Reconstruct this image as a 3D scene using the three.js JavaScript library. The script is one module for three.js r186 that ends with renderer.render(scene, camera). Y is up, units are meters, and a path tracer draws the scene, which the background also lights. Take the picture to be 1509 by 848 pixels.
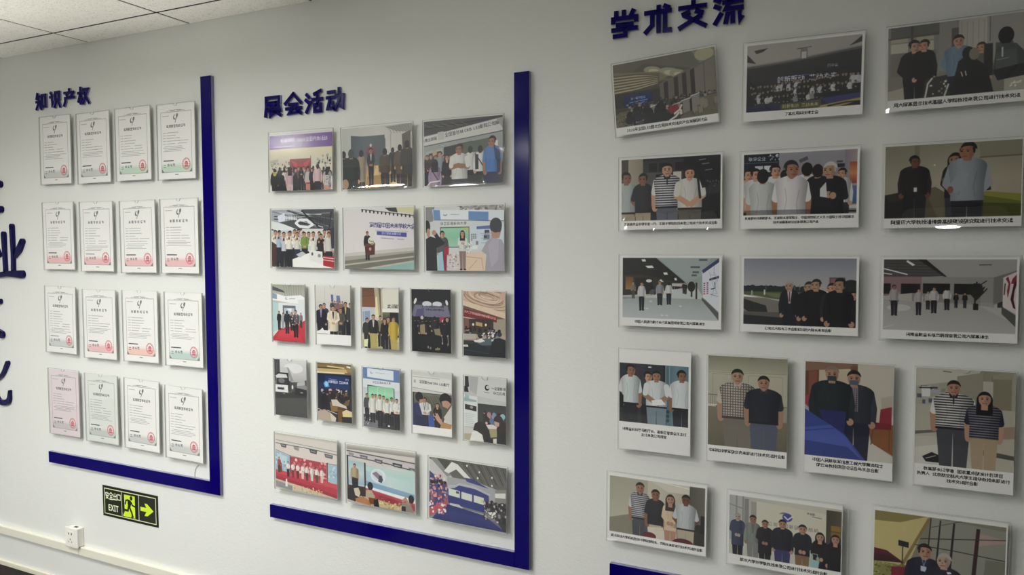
import * as THREE from 'three';
import { mergeGeometries } from 'three/addons/utils/BufferGeometryUtils.js';
import { RoundedBoxGeometry } from 'three/addons/geometries/RoundedBoxGeometry.js';
import { RectAreaLightUniformsLib } from 'three/addons/lights/RectAreaLightUniformsLib.js';

// ---------- camera, light, exposure ----------
RectAreaLightUniformsLib.init();
const scene = new THREE.Scene();
const EYE = 1.6, D = 2.1854;                                   // eye height, distance from the picture wall (z = 0)
const camera = new THREE.PerspectiveCamera(2 * Math.atan(424 / 1090) * 180 / Math.PI, 1509 / 848, .05, 40);
camera.position.set(0, EYE, D);
camera.rotation.order = 'YXZ';
camera.rotation.set(-3.1217 * Math.PI / 180, 25.684 * Math.PI / 180, -.0644 * Math.PI / 180);
scene.background = new THREE.Color(0x000000);
const renderer = new THREE.WebGLRenderer({ antialias: true });
renderer.toneMapping = THREE.LinearToneMapping;
renderer.toneMappingExposure = 1;
renderer.shadowMap.enabled = true;
const CEIL = EYE + .907, PITCH = .63, X_JOINT = -3.13, Z_JOINT = .155;
const ROOM = { x0: -7.2, x1: 1.9, z1: 4.7 };
// recessed ceiling lamps: the ceiling tile they replace (tile column, tile row), radiance
const LAMPS = [[0, 2, 17], [1, 2, 26], [-3, 4, 39], [0, 6, 165]], RECESS = .06, LAMP_COLOUR = '#fbfbf9';
// added unseen spots for glints at right, added floor uplights to brighten ceiling: x, z, strength
const ADDED_SPOTS = [[-.81, 1.15, 8], [-.25, 1.15, 8], [.29, 1.15, 8]], ADDED_UPLIGHTS = [[-3.75, 1.25, 4], [-2.45, 1.25, 7], [-1.1, 1.25, 4]];
// ---------- a small stroke alphabet: each character is a few brush strokes on a 16 x 16 grid, or is put together from others ----------
// "x:strokes" | left|right | top_bottom ; a stroke is a run of points, two grid digits each
const STROKES = {};
const learn = (text) => { for (const line of text.trim().split('\n')) for (const item of line.split(';')) { const i = item.indexOf(':'); if (i > 0) STROKES[item.slice(0, i).trim()] = item.slice(i + 1).trim(); } };
learn(`
氵:2274 0668 1fc8;讠:3173 15858dca;亻:a127 757f;扌:04d4 707e4d 0bd8;木:05f5 808f 850d 85fd;禾:d133 06f6 828f 860d 86fd;阝:21c186ca5c 212f;土:26d6 818e 0efe
工:12e2 828d 0dfd;王:12e2 27d7 828d 0dfd;大:05f5 80850f 85ff;人:80750f 75ff;日:21d1de2e21 27d7;月:31390f 31d1df9e 36d6 3ada;中:13e3eb1b13 808f;口:22e2ed2d22
国:11e1ef1f11 45b5 48b8 4cbc 747c;学:2043 7083 d0a3 1714f4e7 37c78a 8a8f6e 0bfb;术:05f5 808f 850d 85fd a1d3;交:8083 03f3 5518 a5e8 b71f 47ff;㐬:8082 03f3 7337d6 a4e7 391f 797f b9bdfefb;流:氵|㐬
矢:4015 33e3 08f8 83880f 88ff;知:矢|口;只:31d1d83831 5a1f baff;识:讠|只;产:8083 13e3 4557 c5a7 282b0f 28f8;又:12d21f 35ff;权:木|又
展:11e1e515 11180f 38e8 2bfb 656b b5bb 5b5f9d 8bff dcad;会:8007 80f7 48b8 1bfb 7b3fde bcff;舌:d032 06f6 818a 3adadf3f3a;活:氵|舌;云:22d2 06f6 661ede aaef;力:15e5de9d 70780f;动:云|力
安:8082 1613e3e6 854bdf c8ac2f 18f8;全:8006 80f6 47b7 3bcb 878f 0fff;出:1217e7e2 808e 090efef9;业:505e a0ae 1439 e4c9 0efe;实:8082 1613e3e6 4567 2779 0bfb 858b1f 8cff;用:31390f 31e1efbe 36e6 3aea 818f
亲:7072 12d2 4355 a395 06f6 0afa 868f 5b2e acde;斤:d121 21290f 26f6 a6af;新:亲|斤;型:1191 05b5 3128 7178 c1c5 e0e8 2bdb 888f 0fff;专:12e2 06f6 714bdb8f 5dae;刂:414a b0bf7d;利:禾|刂
正:01f1 818e 88e8 383e 0efe;证:讠|正;书:12c2c7 07f7ecbb 808f c1e3;发:3136f6 81761f 69d95f 69ff c1e3;明:日|月;申:13e3ec1c13 17e7 808f;长:c156 08f8 515e9b 88ff;雨:01f1 1514e4efce 141f 818f 5668 a6b8 5a6c aabc
年:4016 32e2 37d7 373b 0bfb 828f;示:32d2 06f6 868f5e 4a1e bafe;显:日_业;应:8082 22f2 22290f 4768 8599 d7ad 2efe;支:04f4 8088 28d81f 38ff;技:扌|支;及:31370f 31c196e63f 48ff;石:01f1 8108 38d8df3f38
开:12e2 07f7 52580f b2bf;研:石|开;寸:04f4 b0bf8e 377a;讨:讠|寸;参:7033d3 07f7 860a 86fa a83b ab3d be2f;高:8082 02f2 44b4b74744 1f1aeaef 5cbcbe5e5c;校:木|交;斗:2143 1658 0bfa b0bf;科:禾|斗
十:07f7 808f;尃:02f2 24d4d92924 26d6 808a 0bfb bbbf8e 3c5e;博:十|尃;士:05f5 808e 2ede;屏:11e1e515 11180f 5668 b698 49e9 3cfc 686f b8bf;幕:02f2 5053 a0a3 44b4b84844 46b6 09f9 890d 89fd 8a8f 3f3cccce
层:11e1e515 11180f 48e8 2bfb 7b4fde bcff;完:8082 1613e3e6 47b7 0afa 5a4c0f 9a9eeeec;院:阝|完;孝:13c3 7077 07e7 d31b 3bbb7d7f5f;攵:5007 25f5 c60f 47ff;教:孝|攵;受:d021 2345 7385 d3b5 1806f6e8 2aca1f 4bff;授:扌|受
来:13e3 4557 c5a7 08f8 808f 880e 88fe;我:9012 05f5 616f3e 0bb8 a0bbeffc d69e c1e3;公:6008 90f8 782ede bbef;司:12e2efbe 25b5 38a8ad3d38;进:1133 06363c0e 3cfe 63e3 58f8 81896c c1cc;彳:a025 c618 787f;亍:12e2 06f6 a6af7e;行:彳|亍
选:1133 06363c0e 3cfe 7164 63e3 a0a6 56f6 86795c b6bbeae9;文:8082 03f3 b30f 43ff;里:21d1d82821 25d5 818e 2bdb 0efe;理:王|里;事:02f2 34c4c63634 28d8dd2d 0afa 808f5e;率:8082 03f3 7559b9 2538 d5b8 0cfc 898f
令:8007 80f7 6889 2aca9f 5bae;页:01f1 8274 34d4dc 3c34 87891f bcef;领:令|页;家:8082 1513e3e5 46c6 861a 788f5f 9a0e e8aa 9aff;一:08f8;子:22d287 878f5e 08f8;合:8007 80f7 47b7 3adadf3f3a
景:31d1d53531 33d3 07f7 39d9dc3c39 8c8f 3d1f cdef;彡:d115 d61a db0f;影:景|彡;育:8082 03f3 6337c7 a5d8 39d9dfbe 393f 3bdb 3ddd;咅:7072 12e2 4365 b395 07f7 3adadf3f3a;部:咅|阝;委:d132 04f4 8188 8408 84f8 785bde b8ac1f 0bfb
畐:01f1 33c3c63633 18e8ee1e18 1beb 888e;副:畐|刂;李:木_子;军:1411e1e4 36d6 7339d9 0cfc 898f;礻:6183 24d41b 797f 9acc;见:2921d1d9 84870f 979edefb;视:礻|见;觉:2143 7183 d1a3 1714f4e7 3b36c6cb 8a0f 9a9eeefb
几:31390f 31b1befeea;机:木|几;之:7183 24d40e 2cff;父:5126 a1e6 c51f 36ff;小:808f5e 4519 b5fa;在:03f3 710c 3a3f 68e8 a4ae 5efe;仑:8007 80f7 484edefb c84b;论:讠|仑;坛:土|云;观:又|见;品:41b1b64641 18686e1e18 98e8ee9e98
番:d021 04f4 808f 8308 83f8 29d9df2f29 2cdc;潘:氵|番;纟:7026a51bc9 0fce;级:纟|及;建:015107570e 1aff 72d2d676 64f4 a0ad 69e9;殳:414608 41b1b6f7 19d91f 3aff;设:讠|殳;究:8082 1613e3e6 5538 a5d8 2abacefe 797c0f
民:21d1d727 212f8c 2af9 87effc;钅:5006 43d3 18c8 0bdb 686fdc;艮:21d1d72721 24d4 212f9c e99b 78ff;银:钅|艮;弋:06f4 70aceffb c1e3;代:亻|弋;表:13e3 35c5 09f9 8089 891c 5a5f9c d9ab 79ff
集:5005 434a 44e4 46d6 48d8 4aea 949a 0cfc 8a8f 8c1f 8cff;团:11e1ef1f11 35c5 a3ad7c 953b;察:8082 1513e3e5 6418 a5e9 48b8 2bdb 8b8f6e 5c2f bcef;寅:8082 1513e3e5 35c5 26d6dc2c26 29d9 868c 5d2f aded;演:氵|寅
乍:5018 34f4 747f 78e8 7bdb;作:亻|乍;义:7093 d31f 23ff;议:讠|义;与:4047e7deae 43d3 0aba;可:02f2 c2cf9e 26868b2b26;河:氵|可;南:02f2 8085 1f15e5efce 4668 a698 38c8 3bcb 888f;省:8085 5126 b1e5 38d8df3f38 3ada 3ddd
弓:12d2d626 262aeadf9e;张:弓|长;灬:350e 655e a5be e5fe;杰:木_灬;厅:11f1 11190f 45f5 a5af7e;马:31c1b7 4147e7dfae 0bab;冈:1f11e1efbe 43bc b33c;刚:冈|刂;区:11e1 111efe 55cb c54b
管:3004 2262 a074 92f2 1815f5e8 48b8bb4b48 484f 4dcdcf4f;主:7093 14e4 29d9 848e 0efe;壬:d132 07f7 828e 2ede;任:亻|壬;阜:a142 424f 45a5 48a8 0dba;段:阜|殳;员:41b1b44441 2c26d6dc 88891f bcef
关:4063 b093 14e4 08f8 84880f 88ff;郑:关|阝;时:日|寸;角:5005 42b2 353a0f 35d5dfae 39d9 3cdc 858d;牛:4025 24e4 09f9 808f;解:角|牛;方:7083 04f4 64590f 68d8cfae;放:方|攵;言:7093 03f3 36d6 38d8 3adadf3f3a;信:亻|言
息:7061 32d2d93932 34d4 37d7 2b0f 5b5fbfbd 8a9c dbfe;呈:口_王;程:禾|呈;黄:02f2 5054 a0a4 05f5 27d7dc2c27 29d9 858c 4d1f bdef;廖:8082 12f2 12190f 4494 b4f4 9858 96f8 b84b ba4d bc4f;运:1133 06363c0e 3cfe 73d3 57f7 976bdb c9eb
项:工|页;总:4063 b093 34d4d83834 2b0f 5b5fbfbd 8a9c dbfe;后:d122 22280f 26f6 5adadf5f5a;江:氵|工;者:13c3 7077 07f7 d21b 49c9cf4f49 4ccc;重:d132 03f3 35c5cb3b35 38c8 828e 2dcd 0efe;点:8085 82d2 25d5d92925 1b0f 5b5f 9baf ebff
计:讠|十;戈:06f4 70aceffb d71e c1e3;划:戈|刂;负:5015 42a285 3b36d6db 87891f bcef;责:02f2 24d4 06f6 8086 3c38d8dc 8a1f bcef;北:505f 0655 0d5b a0aefefb e4a7;京:8082 03f3 35d5d93935 898f6e 4b1e bbee;舟:6052 32380f 32b2bf8e 08e7 6466
亢:7093 03f3 464a0f 46b6beeefb;航:舟|亢;空:8082 1613e3e6 5539 a5d8 39c9 898e 0efe;天:22d2 07f7 82870f 87ff;琼:王|京;华:5016 343a e395 9098e8e5 0bfb 8a8f;武:13a3 06f5 a0bdefec 595e 9a5a 292e 0f9d d0e2;汉:氵|又;械:木|戈
自:7052 22d2df2f22 26d6 2ada;匕:808eeefa e327;化:亻|匕;能:503575 2f27777f 2a7a 2c7c a0a6e6e4 e1a3 a9aeeefc e9ab;熊:能_灬;州:21290f 717f d1df 4647 a5b8;孙:子|小;每:5005 42e2 45d5cfae 453dfd 09f9;敏:每|攵;海:氵|每
第:3004 2262 a074 92f2 27d7da3a3ddd 868f 8d1f;四:12e2ee1e12 626819 9298e8;届:11e1e515 11180f 49d9df4f49 4cdc 868f;未:24d4 07f7 808f 870e 87fe;仓:8007 80f7 38a8ab7b 383edefb;创:仓|刂;驱:马|区;心:261e 535edeea 7285 c4f9;艹:06f6 505c a0ac;芯:艹_心
半:3154 c1a4 26d6 0afa 808f;导:31d1d43431 3437e7e6 09f9 b9bf8e 4b6d;本:04f4 808f 840d 84fd 5bbb;体:亻|本;首:4052 b092 03f3 8354 36d6df3f36 39d9 3cdc;台:6026d6 a2e7 39d9df3f39;平:12e2 3456 c4a6 09f9 828f;上:808e 86d6 0efe;企:8007 80f7 868e 8ada 474e 0efe
、:2b5e;目:31d1df3f31 36d6 3ada;沈:氵|亢;数:每|攵;字:8082 1613e3e6 38c8898f6e 0bfb;阿:阝|可;巴:21d1d82821 8188 282deded;和:禾|口;承:22d28f6e;市:7083 03f3 2e26d6dead 838f;问:2f21 4161 61e1efbe 47b7bc4c47;照:31618a3a31 356a 81e1d4b5 88e8ec8c88 3c0f 7c6f acbf ecff;题:日|页;二:22d2 0efe;附:阝|寸;
`);
const strokesOf = (ch) => {
  const d = STROKES[ch];
  if (!d) return null;
  for (const [sep, a, b] of [['|', (x, y) => [x * .4, y], (x, y) => [.43 + x * .57, y]], ['_', (x, y) => [x, y * .5], (x, y) => [x, .54 + y * .46]]]) {
    if (d.includes(sep)) {
      const [l, r] = d.split(sep), wide = '阜能石角舟畐咅云亲孝方景每令弓矢関'.includes(l) && sep === '|' ? .12 : 0;
      const A = strokesOf(l), B = strokesOf(r);
      return [...A.map((s) => s.map(([x, y]) => { const p = a(x, y); return [p[0] * (1 + wide * 2), p[1]]; })), ...B.map((s) => s.map(([x, y]) => { const p = b(x, y); return [1 - (1 - p[0]) * (1 - wide * 1.1), p[1]]; }))];
    }
  }
  return d.split(' ').map((s) => { const out = []; for (let i = 0; i < s.length; i += 2) out.push([parseInt(s[i], 16) / 15, parseInt(s[i + 1], 16) / 15]); return out; });
};
// ---------- flat prints: helpers that paint a print's picture on a canvas (units: the paper is 100 wide) ----------
let g, H, seed = 7;
const rnd = (a = 1, b) => { seed = (seed * 16807) % 2147483647; const t = seed / 2147483647; return b === undefined ? t * a : a + t * (b - a); };
const B = (x, y, w, h, c) => { g.fillStyle = c; g.fillRect(x, y, w, h); };
const P = (c, pts) => { g.fillStyle = c; g.beginPath(); const n = pts.trim().split(/[ ,]+/).map(Number); for (let i = 0; i < n.length; i += 2) g[i ? 'lineTo' : 'moveTo'](n[i], n[i + 1]); g.closePath(); g.fill(); };
const L = (c, w, pts) => { g.strokeStyle = c; g.lineWidth = w; g.lineCap = 'round'; g.lineJoin = 'round'; g.beginPath(); const n = pts.trim().split(/[ ,]+/).map(Number); for (let i = 0; i < n.length; i += 2) g[i ? 'lineTo' : 'moveTo'](n[i], n[i + 1]); g.stroke(); };
const O = (x, y, rx, ry, c, a = 0) => { g.fillStyle = c; g.beginPath(); g.ellipse(x, y, rx, ry, a, 0, 7); g.fill(); };
const V = (x, y, w, h, ...cs) => { const q = g.createLinearGradient(0, y, 0, y + h); cs.forEach((c, i) => q.addColorStop(i / (cs.length - 1), c)); g.fillStyle = q; g.fillRect(x, y, w, h); };
const U = (x, y, w, h, ...cs) => { const q = g.createLinearGradient(x, 0, x + w, 0); cs.forEach((c, i) => q.addColorStop(i / (cs.length - 1), c)); g.fillStyle = q; g.fillRect(x, y, w, h); };
const speck = (x, y, w, h, n, r, cols) => { for (let i = 0; i < n; i++) O(x + rnd(w), y + rnd(h), r * rnd(.5, 1.3), r * rnd(.5, 1.3), cols[Math.floor(rnd(cols.length))]); };
function T(text, x, y, s, c, o = {}) {   // writing: x is the middle unless o.left
  const step = s * (o.gap ?? 1.14), wide = [...text].reduce((a, ch) => a + (ch.charCodeAt(0) < 256 ? step * .6 : step), 0);
  let at = o.left ? x : x - wide / 2;
  g.save(); g.lineCap = 'butt'; g.lineJoin = 'miter'; g.strokeStyle = g.fillStyle = c; g.lineWidth = s * (o.bold ?? .12);
  if (o.turn) { g.translate(x, y); g.rotate(o.turn); g.translate(-x, -y); }
  for (const ch of text) {
    const st = strokesOf(ch);
    if (st) { for (const k of st) { g.beginPath(); k.forEach(([a, b], i) => g[i ? 'lineTo' : 'moveTo'](at + a * s, y + b * s)); g.stroke(); } at += step; }
    else { g.font = 'bold 20px sans-serif'; g.save(); g.translate(at, y + s * .95); g.scale(s / 19, s / 19); g.fillText(ch, 0, 0); g.restore(); at += ch.charCodeAt(0) < 256 ? step * .6 : step; }
  }
  g.restore();
}
const SKIN = '#c79a7c', HAIR = '#1d1a1b', DARK = '#1b1b20';
// a printed person, head top at (x, y), h from head to feet
function man(x, y, h, o = {}) {
  const u = h / 100, W = o.w ?? 25, s = o.s ?? '#e8e6e2', t = o.t ?? '#22242b', k = o.k ?? SKIN, hr = o.hr ?? HAIR, f = o.f ?? 0;
  g.save(); g.translate(x, y); g.scale(u * (o.m ?? 1), u);
  if (o.skirt) P(o.skirt, `-${W * .4},48 ${W * .4},48 ${W * .5},76 -${W * .5},76`);
  P(o.skirt ? k : t, `-${W * .42},48 0,48 -.5,98 -${W * .3},98`); P(o.skirt ? k : t, `0,48 ${W * .42},48 ${W * .34},98 1,98`);
  P(t === '#22242b' ? t : t, `-${W * .42},47 ${W * .42},47 ${W * .4},56 -${W * .4},56`);
  O(-W * .2, 98.5, 4, 1.8, '#15151a'); O(W * .24, 98.5, 4, 1.8, '#15151a');
  const arm = (pts, c, hand) => { L(c, 6.6, pts); if (hand) O(hand[0], hand[1], 3, 3.4, k); };
  const sh = W / 2 - 3, sl = o.sl ?? s;
  const arms = o.a ?? 0;
  const sleeve = (d, ex, ey, hx, hy) => { arm(`${d * sh},21.5 ${ex},${ey} ${hx},${hy}`, o.short ? k : sl, [hx, hy + 1]); if (o.short) L(sl, 7.4, `${d * sh},21.5 ${d * sh + (ex - d * sh) * .8},${21.5 + (ey - 21.5) * .8}`); };
  if (arms === 0 || arms === 4) { sleeve(-1, -sh - 2.6, 36, -sh - 1.6, 51); sleeve(1, sh + 2.6, 36, sh + 1.6, 51); }
  if (arms === 2) { sleeve(-1, -sh - 4, 36, -sh + 3, 44); sleeve(1, sh + 4, 36, sh - 3, 44); }
  const torso = () => { g.beginPath(); g.moveTo(-4, 13.6); g.quadraticCurveTo(-W * .46, 15.5, -W / 2, 21); g.lineTo(-W * .43, 36); g.lineTo(-W * .43, o.coat ? 66 : 51); g.lineTo(W * .43, o.coat ? 66 : 51); g.lineTo(W * .43, 36); g.lineTo(W / 2, 21); g.quadraticCurveTo(W * .46, 15.5, 4, 13.6); g.closePath(); };
  torso(); g.fillStyle = s; g.fill();
  if (o.stripe || o.check) { g.save(); g.clip(); for (let i = 15; i < 60; i += 2.7) B(-W, i, W * 2, o.check ? .8 : 1.25, o.stripe ?? o.check); if (o.check) for (let i = -W; i < W; i += 2.6) B(i, 12, .8, 50, o.check); g.restore(); }
  { const q = g.createLinearGradient(-W / 2, 0, W / 2, 0); q.addColorStop(0, 'rgba(0,0,0,.16)'); q.addColorStop(.3, 'rgba(0,0,0,0)'); q.addColorStop(.62, 'rgba(0,0,0,.06)'); q.addColorStop(1, 'rgba(0,0,0,.36)'); torso(); g.fillStyle = q; g.fill(); L('rgba(0,0,0,.14)', .7, `${-W * .2},24 ${-W * .14},34 ${-W * .22},46`); L('rgba(0,0,0,.14)', .7, `${W * .24},26 ${W * .16},38 ${W * .2},48`); }
  if (o.open) { P(o.open, '-3.4,13.5 3.4,13.5 1.2,34 -1.2,34'); if (o.tie) P(o.tie, '-.9,15 .9,15 1.2,30 0,33 -1.2,30'); }
  if (o.belt) B(-W * .43, 49.4, W * .86, 2.4, o.belt);
  if (arms === 1) { sleeve(-1, -sh - 2.2, 35, -2.5, 44); sleeve(1, sh + 2.2, 35, 2.5, 44.5); }
  if (arms === 3) { sleeve(-1, -sh - 1, 34, -sh + 4, 22); sleeve(1, sh + 1, 35, sh - 3, 24); B(-3, 17, 5, 7, '#15161a'); }
  if (arms === 5) { sleeve(-1, -sh - 2, 34, -1, 31); sleeve(1, sh + 2, 34, 3, 32); }
  if (o.bag) { L(o.bag, 2, `-${W * .38},17 ${W * .4},46`); }
  if (o.pack) P(o.pack, `-${W * .3},19 ${W * .3},19 ${W * .34},45 -${W * .34},45`);
  B(-3, 12, 6, 4.5, k);
  if (o.v) P(k, '-3.2,13.2 3.2,13.2 0,18.5');
  if (o.collar) { P(o.collar, '-4.4,13 0,17.5 -3,19'); P(o.collar, '4.4,13 0,17.5 3,19'); }
  g.save(); g.scale(1.2, 1.17);
  if (o.fem) { O(0, 8, 6.2, 7.4, hr); P(hr, '-6,7 6,7 6.4,22 -6.4,22'); if (!o.back) B(-2.6, 12, 5.2, 5, k); }
  O(f * .6, 7, 4.7, 6.3, o.back ? hr : k);
  if (!o.back) {
    g.fillStyle = hr; g.beginPath(); g.ellipse(f * -.5, 5.6, 5.2, 5.8, 0, Math.PI * (f ? .92 : 1), Math.PI * (f ? 2.02 : 2)); g.quadraticCurveTo(3, 2.6, 0, 3.1); g.quadraticCurveTo(-3, 2.9, -5.2, 5.6); g.fill();
    if (f) { const d = Math.sign(f); P(hr, `${-d * 4.9},4 ${-d * 2.9},4 ${-d * 3.4},8 ${-d * 4.4},8.6`); }
    O(f * 1.6 - 1.9, 6.9, .75, .5, '#2a1d1a'); O(f * 1.6 + 1.9, 6.9, .75, .5, '#2a1d1a'); L('#5c3b30', .45, `${f * 1.6 - 2.8},5.7 ${f * 1.6 - 1},5.6`); L('#5c3b30', .45, `${f * 1.6 + 1},5.6 ${f * 1.6 + 2.8},5.7`);
    L('#8a5a48', .6, `${f * 2.2},8 ${f * 2.2 + .5},9`); L('#8c4a44', .75, `${f * 1.6 - 1.4},10.7 ${f * 1.6 + 1.4},10.7`);
    g.globalAlpha = .16; P('#3a1a10', '1,3 4.6,5 4,11 1,13'); g.globalAlpha = 1;
  }
  if (o.mask) B(f * 1.6 - 3.2, 8.2, 6.4, 4, o.mask);
  g.restore(); g.restore();
}
const crowd = (x0, x1, y, h, n, cols, o = {}) => { for (let i = 0; i < n; i++) { const q = (i + .5) / n; man(x0 + (x1 - x0) * q + rnd(-.6, .6) * h * .05, y + (o.slope ?? 0) * q + rnd(-1, 1) * h * .05, h * rnd(.93, 1.07), { s: cols[Math.floor(rnd(cols.length))], t: o.t ?? '#20222a', a: [0, 1, 2, 5][Math.floor(rnd(4))], back: rnd() < (o.back ?? 0), w: 27, ...(o.all ?? {}) }); } };
const heads = (x0, x1, y0, y1, n, r, cols, skin) => { for (let i = 0; i < n; i++) { const q = rnd(), x = x0 + rnd(x1 - x0), y = y0 + q * (y1 - y0), k = r * (.6 + .7 * q); O(x, y + k * 2.2, k * 1.9, k * 1.7, cols[Math.floor(rnd(cols.length))]); O(x, y, k, k * 1.2, skin && rnd() < .5 ? skin : '#17151a'); if (skin) O(x, y - k * .5, k, k * .75, '#17151a'); } };
// paints one print, softens it like a photo print and gives it a fine grain; margins and captions stay crisp
function print(wide, high, px, paint, over, paper = '#f1f0ec') {
  const c = document.createElement('canvas'), k = px / wide; c.width = px; c.height = Math.round(high * k); g = c.getContext('2d'); H = high;
  g.setTransform(k, 0, 0, k, 0, 0); B(0, 0, wide, high, paper);
  if (paint) {
    g.save(); paint(); g.restore();
    g.setTransform(1, 0, 0, 1, 0, 0);
    const soft = document.createElement('canvas'); soft.width = c.width; soft.height = c.height; const sg = soft.getContext('2d'); sg.filter = `blur(${px / 620}px)`; sg.drawImage(c, 0, 0); g.drawImage(soft, 0, 0);
    const d = g.getImageData(0, 0, c.width, c.height); for (let i = 0; i < d.data.length; i += 4) { const n = (rnd() + rnd() - 1) * 9; for (let j = 0; j < 3; j++) d.data[i + j] = Math.max(0, Math.min(255, d.data[i + j] + n)); } g.putImageData(d, 0, 0);
  }
  g.setTransform(k, 0, 0, k, 0, 0); if (over) over();
  return c;
}
const box = (x, y, w, h, paint) => () => { g.save(); g.beginPath(); g.rect(x, y, w, h); g.clip(); g.translate(x, y); g.scale(w / 100, h / 100); paint(); g.restore(); };   // picture area in its own 100 x 100 frame
// a picture inside margins, people keep their proportions: frame is w x h in paper units, painted in paper units from (0,0)
const pane = (x, y, w, h, paint) => () => { g.save(); g.beginPath(); g.rect(x, y, w, h); g.clip(); g.translate(x, y); paint(w, h); g.restore(); };

// ---------- certificates ----------
function certificate(kind, tint, low, ink, rows, paper) {
  const lines = () => {
    V(9, 106, 82, 22, 'rgba(255,255,255,0)', low, low);
    g.strokeStyle = '#8d928c'; g.lineWidth = .8; g.strokeRect(9, 14, 82, 114); L('#8d928c', .5, '25,12.5 40,11 50,10 60,11 75,12.5');
    for (const d of [-1, 1]) { O(50 + d * 9, 11.5, 8, 1.2, 'rgba(130,136,130,.55)'); P('#777d77', d < 0 ? '9,128 9,121 16,128' : '91,128 91,121 84,128'); }
    L('#888', 1.5, '46,132.5 54,132.5');
  };
  return print(100, 141, 300, () => { if (tint) B(0, 0, 100, 141, tint); lines(); speck(10, 15, 80, 112, 60, .5, ['rgba(160,165,158,.12)']); }, () => {
    const R1 = 5 + rows;
    L('#9a9e98', .9, '13,21 31,21');
    O(47, 24, 3.6, 5.2, '#55585a', .3); O(48.4, 23, 2.6, 3.8, paper ?? '#efeeea', .3); L('#55585a', 1.4, '55,18 54,24 50,29 48,34'); O(53.5, 21, 2.6, 4, '#6b6f6d', .4);
    T(kind, 50, 38, 5.4, '#4a4d50', { gap: kind.length > 6 ? 1.18 : 1.6, bold: .14 });
    let y = 53;
    for (let i = 0; i < R1; i++) { const w = rnd(16, 38); L('rgba(84,88,90,.5)', .85, `14,${y} 22,${y}`); L('rgba(84,88,90,.5)', .95, `25,${y} ${25 + w},${y}`); if (i > R1 - 3) L('rgba(84,88,90,.5)', .95, `55,${y} ${rnd(74, 84)},${y}`); y += 5.2; }
    for (let i = 0; i < 4; i++) { L('rgba(84,88,90,.5)', .8, `${i % 2 ? 14 : 18},${y} ${rnd(60, 86)},${y}`); y += 3; }
    L(ink ? '#26282c' : 'rgba(70,74,76,.6)', 1.9, '15,106 41,106');
    L('#55595a', 1, '15,114 20,114'); L('#55595a', 1, '15,118 20,118'); T('申长雨', 36, 111.5, 5.4, '#3a3c40', { bold: .1, gap: 1.35 });
    g.strokeStyle = '#d0707a'; g.lineWidth = 1.3; g.beginPath(); g.ellipse(76, 113, 10, 10.4, 0, 0, 7); g.stroke();
    for (let i = 0; i < 14; i++) O(76 + Math.cos(i * .45) * 8.4, 113 + Math.sin(i * .45) * 8.4, .9, 1.1, '#d0707a');
    O(76, 113, 4.6, 5.2, '#c9606c'); P('#c9606c', '71,119 81,119 79,109 73,109'); L('#efd9d8', .7, '72,115 80,115'); L('#efd9d8', .7, '73,112 79,112');
  }, paper ?? '#efeeea');
}
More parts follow.
